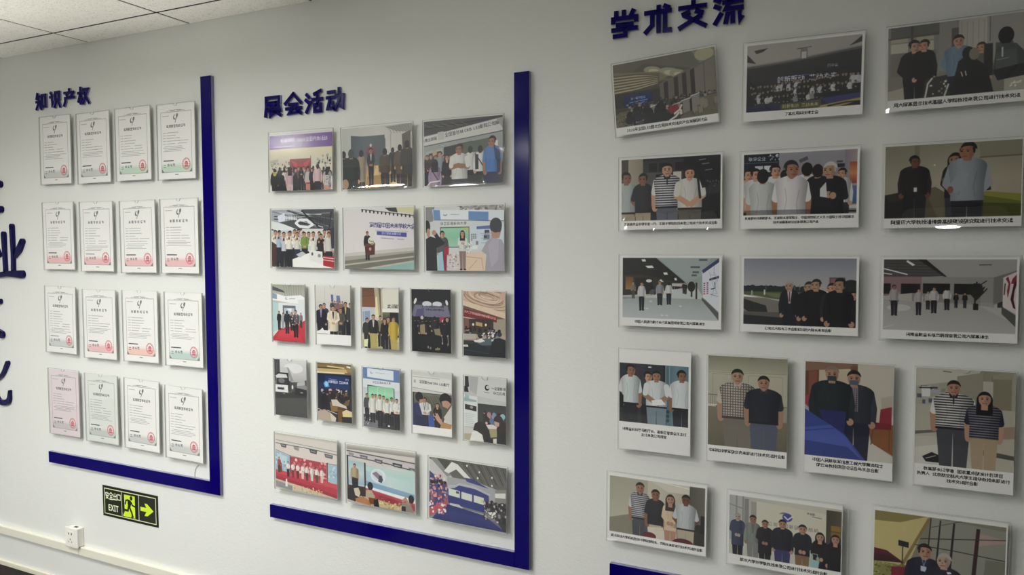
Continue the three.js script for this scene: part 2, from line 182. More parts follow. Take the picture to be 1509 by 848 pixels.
// ---------- prints of the right panel (paper 100 x 71, portrait 100 x 141) ----------
const cap = (y, s, ...lines) => () => lines.forEach((t, i) => T(t, 50, y + i * s * 1.5, s, '#1d1c1d', { bold: .15, gap: 1.1 }));
const land = (paint, over, px = 520) => print(100, 71, px, paint, over), port = (paint, over, px = 440) => print(100, 141, px, paint, over);
const PRINTS = {
  lecture_hall: () => land(pane(0, 0, 100, 63, () => {
    V(0, 0, 100, 63, '#6b6558', '#4d4940', '#2d2b28'); P('#6a675c', '50,0 100,0 100,18 62,26 44,22');
    P('#8b866f', '78,0 100,0 100,10 86,14'); O(90, 5, 9, 6, '#b3ab87'); P('#57534a', '30,4 78,16 60,24 20,10');
    for (const [x, y, r] of [[40, 12, 9], [56, 16, 10], [64, 19, 8]]) { O(x, y, r, 4, '#a39d83', .25); O(x + 1, y + 1, r * .6, 2.2, '#cbc5a6', .25); }
    P('#7d7762', '0,8 46,14 54,20 40,27 0,30'); for (let i = 0; i < 6; i++) L('#b7ae8c', 1.2, `0,${13 + i * 3} 22,${14.4 + i * 2.6} 44,${18 + i * 1.4}`); for (let i = 0; i < 7; i++) L('#4b463c', .8, `0,${11.6 + i * 3} 24,${13 + i * 2.6} 46,${16.6 + i * 1.5}`);
    B(0, 30, 46, 16, '#33302e'); V(9, 32, 29, 13, '#142a63', '#0d1f52'); T('第一届中国会', 24, 35, 2.2, '#cfe0ff'); L('#5fa4ff', .9, '15,40 33,39'); L('#8fc0ff', .7, '18,42 30,41');
    P('#6d665c', '46,26 100,8 100,44 46,42'); for (const x of [50, 60, 68, 76]) P('#2a2524', `${x},${27 - (x - 46) * .3} ${x + 4},${25.6 - (x - 46) * .3} ${x + 4},43 ${x},43`); P('#7f766c', '80,17 99,9 99,40 80,42'); L('#5b544d', .7, '89,13 89,42');
    B(0, 44, 100, 20, '#4a443b'); P('#6b6353', '0,50 14,47 20,63 0,63'); speck(0, 48, 22, 15, 90, .7, ['#3b372f', '#857c68']);
    heads(12, 100, 40, 48, 90, 1.1, ['#22242a', '#2f3036', '#8d8c88', '#474a50', '#39414d'], '#a67f66');
    for (let i = 0; i < 26; i++) { const x = rnd(16, 98), y = 44 + rnd(7); B(x, y, 2.6, 4, '#a9a69e'); }
    P('#6f685a', '70,46 100,44 100,63 64,63'); for (let i = 0; i < 16; i++) { const x = 70 + rnd(28), y = 46 + rnd(12); P('#8f8878', `${x},${y} ${x + 4},${y - 1} ${x + 4.4},${y + 5} ${x + .6},${y + 6}`); L('#4a4438', .5, `${x},${y + 6} ${x + .4},${y + 9}`); }
    for (const [x, y, s] of [[19, 50, 1], [33, 48, .8], [57, 49, .9], [66, 46, 1.1], [75, 43, .9]]) { P('#8a877f', `${x},${y} ${x + 9 * s},${y - 2} ${x + 9.6 * s},${y + 9 * s} ${x + 1},${y + 11 * s}`); L('#d5d2c8', .9, `${x},${y} ${x + 9 * s},${y - 2}`); P('#1a1a1e', `${x - 1},${y + 3} ${x + 1},${y + 1} ${x + 1},${y + 14} ${x - 1},${y + 14}`); }
    O(45, 52, 6, 7, '#20262a'); P('#1e2a2c', '26,63 34,55 44,52 54,56 60,63'); O(46, 47, 3.4, 4, '#16161a'); P('#8e2335', '52,50 62,48 64,55 56,57'); L('#dcd9d0', 1.8, '59,57 64,54 66,50'); L('#dcd9d0', 1.8, '54,63 60,60 63,57'); B(64, 54, 2.4, 5, '#d8d5cc');
    heads(14, 46, 46, 52, 16, 2, ['#23252b', '#2b2d34']);
  }), cap(65.2, 3.1, '2020年全国LED显示应用技术交流及产业发展研讨会')),
  stage_group: () => land(pane(2, 1.6, 96, 61, () => {
    B(0, 0, 96, 61, '#1b1b22'); P('#aaa79f', '0,0 96,0 96,9 84,13 12,19 0,19'); P('#202024', '6,5 18,3.6 14,6.5 8,8'); P('#25252a', '0,8 8,17 0,15'); P('#25252a', '86,9 96,1 96,6'); L('#56544f', 1.8, '0,20.5 40,17.5 96,11'); L('#8d8a84', 1, '0,19 40,16 96,9.6');
    B(46, 7, 6, 8, '#77756f'); L('#3b3a38', .6, '43,7 55,6.2'); B(47, 10, 4, 6, '#c9c6bf'); V(0, 21, 96, 24, '#1d1d25', '#181824'); speck(0, 22, 96, 24, 60, .6, ['rgba(90,90,140,.25)']);
    T('日中会', 73, 23, 2.6, '#b9b9c4'); L('#47478c', .9, '30,31.6 54,30.6'); T('创新驱动 芯动未来', 52, 30.6, 5.4, '#dfe0ea', { gap: 1.08 });
    crowd(2, 95, 37.4, 18, 30, ['#26262d', '#1f2026', '#c9c9cc', '#303039', '#55575e', '#1d1d22', '#26262d', '#1f2026'], { slope: -6, t: '#1b1b22', all: { k: '#94857b' } }); crowd(3, 93, 42.4, 17, 26, ['#22222a', '#2c2d36', '#d0d0d2', '#24252d', '#c2c4c8', '#1c1c22', '#2a2a33'], { slope: -4, t: '#1b1b22', all: { k: '#94857b' } });
    crowd(6, 66, 47.6, 14, 17, ['#25262d', '#c9c9cc', '#1d1d23', '#8f929a', '#25262d'], { t: '#2e313d', slope: -2, all: { a: 1, w: 32, k: '#94857b' } });
    P('#26294a', '0,56 30,55.4 96,50 96,58 60,61 0,61'); P('#1c2440', '0,57 20,58 28,61 0,61'); P('#343a72', '64,53 96,50 96,55 70,58'); P('#5b5b3c', '30,55.6 64,53.6 64,61 30,61'); for (let i = 0; i < 17; i++) L('rgba(30,30,18,.5)', .5, `${31 + i * 2},55.5 ${31 + i * 2},61`); P('#a9974e', '64,59 78,57 96,54.5 96,57 80,61 62,61'); L('#1d1f33', 1.2, '70,60 84,57.8 96,57.6');
    T('创新驱动 芯动未来', 47, 56, 3.1, '#cfc68d');
  }), cap(64.8, 2.9, '承高应用科技博士会')),
  office_visit: () => land(pane(0, 0, 100, 61.5, () => {
    B(0, 0, 100, 62, '#8f8d86'); B(2, 0, 36, 10, '#65645f'); B(17, 0, 2, 12, '#4a4a46'); for (const [x, w] of [[2, 13], [21, 13]]) { B(x, 10, w, 3, '#b7ae97'); B(x, 14, w, 8, '#c6c1b2'); } L('#54524d', 1.2, '0,9.6 38,8.4'); B(2, 22, 34, 20, '#827d73');
    B(38, 0, 12, 40, '#97948c'); B(47, 6, 5, 34, '#5d5b57'); U(52, 0, 20, 42, '#b8b5ac', '#c6c2b8'); for (let i = 0; i < 5; i++) L('#a09d95', .5, `${54 + i * 4},2 ${54 + i * 4},40`); B(72, 0, 28, 36, '#a8a59c'); L('#77756e', .8, '74,20 74,0'); B(78, 22, 12, 20, '#5a5955');
    B(0, 42, 100, 20, '#8a867b'); P('#b5afa0', '0,54 40,46 40,62 0,62');
    man(20, 12, 70, { s: '#232127', t: '#1f1d24', a: 2, open: '#3c3a42', f: 1, w: 29, hr: '#141215' }); man(27, 12.5, 64, { s: '#1f1d23', t: '#1b1a20', f: -1 });
    man(52, 12, 66, { s: '#7991a8', t: '#2a2c36', a: 2, w: 31, v: 1 });
    man(68, 20, 56, { s: '#6d6a62', t: '#2a2a2e', f: -1, hr: '#3d332c' }); B(70, 22, 6, 26, '#2d2c2f');
    P('#232225', '46,62 52,34 58,29 64,33 72,40 77,62'); O(59, 28, 4.4, 5.4, '#1d1b1f'); O(63, 29, 3.6, 5, '#8d8578'); L('#d8d6d0', .8, '54,43 55,46.4'); L('#d8d6d0', .8, '57,42.6 57.6,46');
    O(85, 17, 5.4, 7, '#1d1b1f'); P('#4c5152', '76,48 78,28 84,23 92,24 100,34 100,48'); P('#59605f', '78,30 92,28 94,46 78,46'); L('#9b9c96', .7, '79,36 87,35'); B(82, 26, 1.2, 8, '#d0cfc8'); P('#2d2c30', '76,44 100,40 100,54 80,54');
    P('#3a393b', '26,62 28,46 44,44 46,62'); L('#d6d4cd', 1.4, '28,62 30,50 33,46'); L('#d6d4cd', 1.3, '42,62 45,52'); speck(30, 46, 14, 14, 12, .9, ['#dedcd6', '#8c8a85']);
    P('#b9b5a6', '84,52 100,50 100,62 84,62'); P('#87847a', '78,53 84,52 84,62 78,62'); L('#eceae2', 1, '89,56 95,55.5'); speck(88, 54, 8, 4, 8, .7, ['#f1efe8']);
  }), cap(64.2, 3.3, '用大屏幕显示技术高层人学院教授来我公司进行技术交流')),
  striped_visitor: () => land(pane(1.4, 1, 97, 61, () => {
    B(0, 0, 97, 61, '#2b2a2c'); B(0, 0, 8, 40, '#4b4943'); U(7, 0, 15, 50, '#a8a28f', '#918b7b'); B(22, 2, 75, 30, '#3b3b3c'); for (const x of [28, 38, 54, 62]) { B(x, 5, 8, 8, '#22201f'); B(x, 16, 6, 7, '#29251f'); } B(52, 14, 8, 9, '#cfc9bb'); B(22, 14, 26, 14, '#555450'); B(35, 16, 6, 7, '#1d1a19'); B(62, 0, 35, 61, '#1f1f22'); for (const [x, y] of [[77, 4], [80, 8], [83, 14]]) L('#86868a', .9, `${x},${y} ${x + 6},${y - .6}`); P('#2e2f33', '74,30 97,27 97,36 78,38'); speck(74, 24, 22, 8, 20, .9, ['#55565a', '#3a3a3e']);
    P('#1e1e22', '0,40 97,40 97,61 0,61');
    man(5, 12, 82, { s: '#b3b9b6', t: '#9f947f', k: '#8d654f', f: 1, w: 27, belt: '#2a2523', short: 1 }); man(22, 14, 76, { s: '#26262c', t: '#a79c84', k: '#8a5c48', f: -.6, w: 25, short: 1, a: 2, belt: '#222' });
    man(46, 5, 86, { s: '#dddcdc', stripe: '#2c2c38', t: '#5f636e', k: '#c79a7e', w: 31, short: 1, belt: '#1b1b22', collar: '#25242e' }); B(45.5, 18.5, 1.2, 8, '#2a2933');
    man(68, 10, 80, { s: '#d8d6cf', t: '#5d574d', k: '#c99c7e', w: 34, a: 1, belt: '#2d2822', v: 1, hr: '#2b2725', short: 1 }); L('#1a191d', 2.2, '76,22 78,40'); P('#1a1a1e', '76,18 82,20 86,30 80,31');
  }), cap(64.2, 2.7, '王选委员会率领专家一行、王明子学院教授来我公司进行技术交流合影')),
  white_shirts_expo: () => land(pane(2, 1.8, 96, 56.5, () => {
    V(0, 0, 96, 57, '#9d9ba2', '#8a8890', '#77757b'); B(0, 0, 31, 26, '#1d2029'); T('数字企业', 12, 2.6, 3.4, '#dfe4ec'); speck(22, 1, 9, 5, 12, .8, ['#dfe2ea', '#9aa3b5']); L('#56606f', .8, '0,8 30,8'); B(10, 11, 7, 6, '#c8cdd4'); B(18, 11, 6, 6, '#d5d9de'); P('#5c5a60', '48,7 55,4 56,7 49,10'); B(80, 12, 6, 3.4, '#2c2b2f'); B(79.5, 9.4, 5, 1.6, '#4a494d');
    U(86, 0, 10, 57, '#8a858e', '#b09f9c'); V(90, 11, 6, 19, '#a4563a', '#d68d62', '#94412c'); V(84, 32, 12, 16, '#5d6b9c', '#3c6290'); P('#d3d2cb', '76,50 96,49 96,57 76,57'); B(88, 53.6, 8, 1.6, '#333');
    const bk = { back: 1, a: 0, t: '#1a1a20', short: 1, w: 30 };
    man(4, 13, 76, { s: '#c7a98a', t: '#332228', f: 1 }); man(11, 13, 74, { s: '#d6d6d4', ...bk, back: 0, f: 1 }); man(28, 10, 80, { s: '#dcdcdc', ...bk, back: 0, f: 1 }); man(36, 15, 66, { s: '#c9c9c9', ...bk });
    man(55, 9, 84, { s: '#d9d8da', ...bk, a: 2 }); man(64, 11, 82, { s: '#1f1f24', t: '#1a1a20', w: 24, back: 1 });
    man(17, 13, 92, { s: '#d2d5d2', ...bk, w: 27 });
    man(84, 16, 60, { s: '#d5d4d4', t: '#2a2c33', f: -1 });
    man(74, 10, 92, { s: '#201f24', t: '#1c1b20', k: '#b79274', f: -1, hr: '#c9c6ba', w: 29, a: 5, coat: 1 }); P('#d7d7d8', '66,34 71,28 72,42 66,41');
    man(42, 7, 104, { s: '#e9e5e6', t: '#1c1b20', k: '#a97a5f', f: 1, w: 27, short: 1, collar: '#dcd6d8', hr: '#2b2929', shade: 1 });
    B(0, 52, 96, 5, 'rgba(12,12,16,.35)');
  }), () => { T('教育部科技委副部长、王家院长李军院士、中国视觉机之父王小国院士在中国展示', 50, 60, 2.35, '#1d1c1d', { bold: .15, gap: 1.1 }); T('技术发展高校论坛参观我公司产品', 48, 64, 2.35, '#1d1c1d', { bold: .15, gap: 1.1 }); }),
  three_talking: () => land(pane(.6, .6, 98.8, 62, () => {
    U(0, 0, 99, 62, '#a09c88', '#b5ae9b', '#aba38e'); V(0, 0, 99, 30, 'rgba(60,55,40,.25)', 'rgba(60,55,40,0)'); P('#837b66', '22,0 26,0 26,28 23,30'); P('#8e8a76', '69,0 99,0 99,13 70,13'); L('#6e664f', 1.2, '70,13 99,12.4'); L('#fffbe8', 1, '37,17.6 37.3,17.6');
    P('#5b5340', '0,44 30,38 50,52 60,62 0,62'); P('#6d6751', '30,38 38,36 58,50 60,62 40,62'); P('#6a6b2d', '64,42 99,46 99,62 64,62'); P('#8c8d3e', '66,40 99,44 99,50 66,43'); P('#4d4e22', '66,50 99,52 99,62 66,62'); P('#262529', '69,41 70,34 77,33 78,40'); for (const x of [71, 73, 75, 76.6]) L('#222126', .8, `${x},34 ${x + .3},30`);
    P('#2a2828', '0,42 10,40 16,46 16,62 0,62'); P('#37322e', '0,42 10,40 16,46 4,48');
    man(22.5, 8.6, 66, { s: '#2c2526', t: '#252428', k: '#6b4a3a', f: 1, w: 33, a: 0 }); B(22, 36, 2.4, 3.6, '#dcdad4');
    man(52, 8, 74, { s: '#252226', t: '#3a3842', k: '#a07a60', fem: 1, w: 23, f: -.6, a: 1 }); P('#58564a', '42,29 48,28 52,30 50,33 43,32');
    man(61, -.5, 96, { s: '#9ba2a8', t: '#25242c', k: '#9d6f56', f: -1.2, w: 29, a: 2, hr: '#1d1b1d' });
    P('#9ba2a8', '48,36 56,22 62,26 60,38 52,42'); O(49, 39, 2.2, 3, '#8c5a48');
  }), cap(64.4, 3.5, '阿里巴大学教授潘博委高级建设研究院进行技术交流')),
  lobby_screens: () => land(pane(2.4, 2, 95, 60.5, () => {
    B(0, 0, 95, 61, '#9aa5a3'); P('#23211f', '0,0 34,0 63,24 50,26 0,20'); P('#a6b2b0', '36,0 88,0 78,18 66,24 62,22'); for (const [x, y, w] of [[23, 8, 9], [41, 14.6, 5], [19, 1.6, 5], [52, 20, 3]]) P('#e9e9e4', `${x},${y} ${x + w * .8},${y - .4} ${x + w},${y + 2} ${x + w * .3},${y + 2.2}`); for (const [x, y, w] of [[76, 1, 8], [68, 8, 9], [70, 13, 6], [69, 16, 5]]) B(x, y, w, 1.8, '#5b6361');
    P('#332f2a', '0,17 20,17 50,23 64,25 64,36 0,40'); V(3, 19, 8, 13, '#6d4c28', '#a3753d'); B(13, 20, 18, 16, '#211f1e'); P('#bcbab2', '0,38 32,36 32,38.4 0,40'); O(27, 23, 3, 1.6, '#e4e2da'); P('#e6e4dc', '36,24 39,21 42,24'); heads(28, 62, 28, 33, 18, 1.2, ['#55525a', '#9b8a8a', '#2d2a2e']); B(58, 24, 2, 11, '#6e3a33'); B(50, 25, 14, 3, '#c7c8c2'); P('#c9cfcd', '44,32 74,28 95,61 0,61 0,42 30,38'); V(0, 40, 95, 21, 'rgba(100,110,110,.35)', 'rgba(150,160,162,.15)'); for (let i = 0; i < 8; i++) O(rnd(20, 70), rnd(42, 58), 1.4, .8, 'rgba(235,240,240,.6)');
    P('#e3e5ee', '79,13 95,2 95,52 80,38'); P('#39456e', '79,12 95,0 95,4 80,15'); P('#5d5f5e', '79,38 95,53 95,60 79,41'); P('#2b3345', '86,20 95,17 95,19.4 86,22'); for (const [x, y] of [[80.5, 24], [83.5, 23.5]]) for (let i = 0; i < 6; i++) B(x, y + i * 2, 1.6, 1.3, i % 3 ? '#b85a5f' : '#4b587f'); L('#2b2f45', .9, '91,24 91.5,29 88,30'); for (let i = 0; i < 8; i++) L('#a9b0bf', .4, `${86 + rnd(6)},${8 + rnd(30)} ${89 + rnd(5)},${8 + rnd(30)}`); L('#7f8797', .5, '87,35 94,37');
    B(73, 24, 1.6, 16, '#2a2825'); O(69, 28, 3.6, 5, '#26261f'); B(68.4, 32, 1.6, 6, '#2f2a24'); man(61.4, 24, 11, { s: '#232327' }); man(63.4, 24.5, 11, { s: '#1f1f23' });
    man(19.6, 24, 29, { s: '#d5d7d8', t: '#1f1f26', w: 24, f: 1 }); man(11, 24, 17, { s: '#807b78', t: '#4b4846' }); man(38, 23, 24, { s: '#9b9da2', t: '#1e1e26', w: 29 }); man(47, 23.6, 22.6, { s: '#d9dadb', t: '#1f1f27', w: 27, back: 1 });
  }), cap(64.8, 2.75, '中国人民银行副行长代表集团视察我公司大屏幕演示')),
  outdoor_viewing: () => land(pane(2, 1.6, 96, 62, () => {
    V(0, 0, 96, 30, '#8c8f9c', '#a3a4aa', '#b6b2ae'); P('#2c3330', '0,27 14,25.6 40,26 60,27 60,31 0,32'); for (let i = 0; i < 16; i++) O(i * 4, 27 + rnd(1), 2.6, 2 + rnd(1), '#29312e'); for (const x of [20, 45, 49]) L('#7e7f86', .5, `${x},24 ${x},29`); P('#59633d', '0,31 60,31 60,40 30,38 0,34'); P('#717b51', '18,32 50,33 50,38 26,36'); P('#b9b6ac', '6,34 34,39 33,40.4 5,35'); B(18, 29, 1.4, 5, '#d7d4cc'); B(7, 30, .9, 4, '#cfccc4'); P('#807b74', '0,36 20,37 46,43 60,47 60,62 0,62'); P('#2c302d', '0,38 10,41 20,44 22,52 4,50 0,47'); P('#625d58', '0,50 60,50 60,62 0,62'); P('#2a2b2c', '0,53 34,55 60,53 60,62 0,62');
    O(92, 26, 8, 7, '#252c29'); B(74, 17, 13, 10, '#5a5a64'); V(75, 18, 4, 8, '#a05a5e', '#6d7796');
    B(84, 30, 12, 32, '#1b1b1e'); man(94, 29, 50, { s: '#22232a', t: '#202027', w: 26 });
    man(40.6, 20.4, 62, { s: '#20222b', t: '#1f2029', k: '#b3927c', f: -1, open: '#d8d6d6', tie: '#6d4a52', hr: '#a8a5a0', w: 25 });
    man(57, 21, 66, { s: '#1d1d22', t: '#1b1b20', k: '#b58f75', f: -1, open: '#d3d1cf', tie: '#3b3b55', w: 28, hr: '#2b2827' }); man(63, 18.6, 70, { s: '#1b1b20', t: '#1a1a1e', k: '#b58f75', f: -1, w: 30, hr: '#2b2827' });
    man(76, 22, 64, { s: '#2b2b31', t: '#1d1d22', open: '#d5d3c6', f: -1 }); man(82.5, 17.5, 80, { s: '#1c1b20', t: '#1a191e', k: '#b08a70', f: -1.2, w: 28, hr: '#201d1d' });
  }), cap(65.6, 2.6, '公司北大院与工作合影和议时大院长来司合影')),
  hall_visit: () => land(pane(1.6, 1.6, 96.8, 61.5, () => {
    B(0, 0, 97, 62, '#b4b2ac'); P('#4a4947', '0,0 30,0 48,14 30,15 0,15'); for (let i = 0; i < 5; i++) L('#5f5e5b', .5, `0,${2 + i * 2.6} ${36 + i * 3},${3 + i * 2.4}`); P('#2a2929', '26,0 32,0 49,14.6 46,15'); P('#eeece6', '18,.6 24,4.6 22,5.6 17,1.8'); L('#eeece6', 1, '0,8 18,13'); L('#e0ded8', .9, '0,12 6,13'); P('#aaa8a3', '32,0 97,0 97,16 48,15'); L('#5f5d59', 1, '71,4.6 79,4.4');
    P('#8f7474', '0,15 48,14.6 48,30 0,34'); P('#9a9792', '29,14.8 82,15 82,40 29,34'); for (const [x, w] of [[0, 5.5], [13.5, 14.5], [30, 20], [53, 19]]) B(x, 21 - (x > 20 ? .4 : 0), w, 9, '#201d1f'); P('#b5b2ac', '0,32 22,29 22,36 0,35'); P('#8c8984', '22,29 72,30 72,39 22,36'); B(84, 16, 4, 24, '#232222'); P('#7c7a75', '81,15 97,9 97,30 81,38');
    P('#a3a19c', '0,35 70,38 97,54 97,62 0,62'); V(0, 36, 97, 26, 'rgba(235,233,228,.1)', 'rgba(240,238,234,.35)'); O(12, 42, 9, 3, 'rgba(225,222,216,.5)'); L('#d5d3ce', .5, '0,60 8,57');
    P('#e2d5d3', '87.6,15 97,10 97,45 87.6,39'); P('#7e2630', '89.4,16 91,14 92.6,20 92,26 91,32 90.4,26 91.4,20'); P('#842a33', '97,12 94,16 93,20 95.4,20 97,17'); P('#3a1a20', '93.4,30 95,20 97,17 97,20 95.6,26 95,33 96.6,41 95,40 93,33'); L('#3b1b21', .7, '89,20 88.6,29'); P('#5a5a58', '87,39 97,46 97,56 87,45');
    O(69, 26, 5, 6, '#232420'); for (let i = 0; i < 9; i++) L('#292a25', 1, `69,34 ${62 + i * 1.8},${19 + Math.abs(i - 4) * 1.4}`); B(67.6, 32, 1.2, 6, '#2b2823'); B(67, 37, 3.6, 5.4, '#1d1c1e'); L('#262723', .8, '72,21 76,18');
    man(54.6, 28, 13, { s: '#25242a' }); man(61, 28, 13, { s: '#25242a' });
    man(8.4, 22, 27, { s: '#b4aca7', t: '#24222a', f: 1, w: 25, k: '#8d6e60' }); man(27, 25, 23, { s: '#b7b4b6', t: '#262430', w: 24, f: 1 }); man(34, 27, 16, { s: '#b7b5b3', t: '#28262c' }); man(38.4, 23.4, 22.6, { s: '#c9c7c8', t: '#211f28', w: 26, f: 1 }); man(48, 23.4, 19.6, { s: '#d0cfcf', t: '#24222a', w: 27, back: 1 });
  }), cap(65, 2.9, '河南省副省长张杰明视察我公司大屏幕演示')),
  shirts_by_lift: () => port(pane(0, 19, 97, 83, () => {
    B(0, 0, 97, 83, '#2c3236'); B(24, 0, 12, 60, '#3b3540'); L('#dfe3e4', 2, '42,4 45,4'); U(64, 0, 33, 83, '#4d6a72', '#6d8a93', '#5a7a84'); B(62, 0, 3, 83, '#1f2529'); for (const x of [66, 71]) L('#8fa6ac', .9, `${x},0 ${x},60`); for (const y of [60, 66, 72]) O(69, y + 4, 2.4, 2.6, '#30464d');
    man(41, 10, 90, { s: '#39424a', t: '#1d1f26', f: 1, w: 28 }); man(16, 1, 110, { s: '#d6dedd', t: '#23242a', k: '#9a7058', f: 1, w: 25, short: 1, belt: '#1c1c20' }); P('#1a191d', '0,40 6,46 6,62 0,64');
    man(53, 8, 100, { s: '#dbe0e1', t: '#7d8f98', k: '#a47c64', w: 34, a: 1, short: 1, belt: '#24262b' }); man(88, 5, 106, { s: '#dde3e3', t: '#22242a', k: '#8f6850', f: .8, w: 29, short: 1, belt: '#1c1c20' }); P('#eef0ee', '46,50 60,47 66,54 48,57');
  }), cap(110, 4.1, '河南省科技厅马刚厅长、高新区管委会王主任', '主任来我公司视察')),
  checked_pair: () => port(pane(0, 0, 100, 120, () => {
    V(0, 0, 100, 22, '#8f8d78', '#b3b09b'); V(0, 20, 100, 45, '#bdbaa6', '#b3b09c'); L('#9b9884', .8, '0,22 100,20'); g.strokeStyle = '#a7a48f'; g.lineWidth = .9; g.strokeRect(6, 24, 24, 38); g.strokeRect(52, 24, 42, 40); V(0, 66, 100, 54, '#877f68', '#6a6352'); L('#726b57', 1, '0,52 24,52'); for (let i = 0; i < 6; i++) L('#8d8a78', .7, `${i * 3},52 ${i * 3},66`); B(86, 62, 14, 20, '#a19d8a'); L('#6b6757', 1, '86,62 100,62'); B(0, 66, 10, 2, '#cfcbb8');
    man(38, 16, 128, { s: '#c5c0b4', check: '#6a5d58', t: '#7a746a', k: '#b08f76', w: 36, short: 1, belt: '#4a4038', collar: '#b7b1a6' }); man(71, 23, 122, { s: '#2a2d38', t: '#565c70', k: '#ab856c', w: 35, short: 1, a: 4, belt: '#23222a', collar: '#343745' });
  }), cap(124.5, 4.4, '中科院段学军研究员来郑进行技术交流时合影')),
  jackets_pair: () => port(pane(0, 0, 100, 119, () => {
    U(0, 0, 100, 119, '#8a6a58', '#a9906f', '#c9c4b5', '#c3bdae'); P('#8d6b55', '0,0 60,0 60,14 0,16'); P('#6b4032', '0,12 16,10 16,60 0,64'); P('#87523f', '4,12 14,11 14,40 4,44'); P('#c4b9a0', '16,10 56,6 56,64 16,66'); P('#7b5542', '52,4 60,3 61,60 54,60'); P('#c9c3b3', '60,2 100,2 100,70 60,70'); P('#b9b2a0', '86,40 100,36 100,60 88,64');
    P('#8b5a36', '72,76 100,72 100,110 76,96'); P('#d1ccc0', '70,92 100,112 100,119 66,119'); P('#a04048', '0,44 6,40 10,58 0,60'); P('#a5a7ad', '0,54 20,72 0,80');
    P('#93303c', '86,54 98,50 98,72 84,78'); P('#7d2834', '74,70 98,71 98,78 78,79'); L('#6d4a30', 1.2, '78,79 76,98'); L('#6d4a30', 1.2, '96,78 96,104');
    man(56, 8, 128, { s: '#343842', t: '#23243a', k: '#b08a72', w: 35, open: '#6b6671', a: 0, coat: 0, mask: '#55606c' }); g.save(); g.beginPath(); g.rect(52, 27, 9, 32); g.clip(); for (let i = 0; i < 14; i++) { L('#8f7f86', .7, `50,${27 + i * 2.6} 64,${27 + i * 2.6}`); } for (let i = 0; i < 4; i++) L('#93838a', .7, `${53 + i * 2.4},26 ${53 + i * 2.4},60`); g.restore();
    man(31, 4, 132, { s: '#262f34', t: '#1e1f3a', k: '#b08a72', w: 35, a: 0, coat: 0, hr: '#8a7a6c', mask: '#39434a' }); P('#2c2f66', '16,60 48,60 46,84 44,100 34,100');
    P('#3c4c94', '0,60 10,66 46,88 70,119 0,119'); P('#4d5fae', '0,84 30,78 48,92 66,119 0,119'); L('#31407f', 1, '0,88 34,82'); P('#35458c', '0,100 50,104 66,119 0,119');
  }), cap(121.5, 4.3, '中国人民解放军信息工程大学黄选院士', '廖云运教授项目论证后与王总合影')),
  airport_pair: () => port(pane(0, 0, 100, 115, () => {
    U(0, 0, 100, 115, '#b1ada0', '#a8a493', '#8f8b78', '#a9a595'); P('#c6c2b4', '0,0 66,0 60,10 0,22'); P('#9b9685', '42,8 68,2 66,60 44,62'); P('#8b8672', '76,6 96,2 96,66 78,66'); P('#a09b88', '78,4 98,0 96,8 77,9'); B(68, 12, 10, 48, '#bdb9ab'); L('#55524a', 1, '28,3 36,3.6'); for (let i = 0; i < 26; i++) B(rnd(0, 40), rnd(20, 40), rnd(3, 8), rnd(2, 5), ['#5c5f68', '#cfcdc6', '#8f8f92', '#3a3c44', '#a9adb6'][i % 5]); B(6, 22, 9, 12, '#dddcd8'); L('#3a3a42', 1.4, '4,24 22,23');
    V(0, 44, 100, 71, '#b9b4a4', '#c2bdae'); P('#6f6d66', '0,76 26,72 26,75 0,80'); P('#a08c7c', '70,66 100,62 100,76 70,80'); P('#54564f', '70,92 100,96 100,101 70,98'); P('#c9c5b8', '0,82 40,80 60,115 0,115'); P('#d9d6cb', '0,96 24,90 30,115 0,115'); P('#26262b', '8,106 18,100 28,104 26,112 12,112'); L('#d2cfc6', .8, '12,108 22,104');
    man(39, 13, 112, { s: '#e0dedb', stripe: '#34333a', t: '#4a4b52', k: '#b38a72', w: 37, short: 1, belt: '#1f1e24', collar: '#25242c' }); B(38.4, 30, 1.4, 11, '#2a2930');
    man(70, 24, 108, { s: '#25263a', stripe: '#8d8a92', t: '#b3a083', k: '#bd957c', w: 31, fem: 1, short: 1, v: 1 });
  }), cap(118, 4.15, '教育部长江学者 国家重点研发计划项目', '负责人 北京航空航天大学王琼华教授来郑进行', '技术交流时合影')),
  four_standing: () => land(pane(1.4, 3, 97, 58.5, () => {
    U(0, 0, 97, 59, '#c2beac', '#cac5b4', '#aba593'); P('#d5d1c2', '44,0 96,0 96,8 60,9'); L('#f1eee2', .7, '56,0 90,4'); U(82, 0, 15, 59, '#57544c', '#6d6a60'); P('#8b8674', '0,44 20,38 97,40 97,59 0,59'); P('#3a3734', '82,44 97,42 97,59 78,59'); P('#332c2c', '80,36 97,38 97,46 82,44'); B(93, 28, 4, 18, '#26262a'); V(0, 0, 40, 59, 'rgba(110,105,85,.3)', 'rgba(110,105,85,0)');
    man(32, 3, 74, { s: '#c9c9cb', stripe: '#454852', t: '#4a4e55', k: '#9d735c', w: 27, short: 1, belt: '#1f1f24', collar: '#33343c' });
    man(48, 8, 72, { s: '#2c2e36', t: '#c0b59b', k: '#8a5f4c', w: 26, short: 1 }); man(63, 11, 66, { s: '#d8c3a3', t: '#d9bfa6', skirt: '#dcc4ae', k: '#b48c74', w: 22, a: 1, fem: 1, hr: '#3a2d2a' }); man(78.5, 9, 70, { s: '#c6cbcd', t: '#b9ad95', k: '#6d4a3c', w: 29, short: 1, a: 2, belt: '#2d2a2a' });
    P('#dbd3c4', '40,48 56,46 58,59 42,59'); O(42, 57, 7, 4, '#6d2c30'); O(76, 60, 11, 6, '#5a2226');
  }), cap(64.2, 2.75, '武汉科技大学机械自动化学院李院长、熊院长来郑进行技术交流时合影')),
  seven_standing: () => land(pane(.6, 3.4, 98.8, 58, () => {
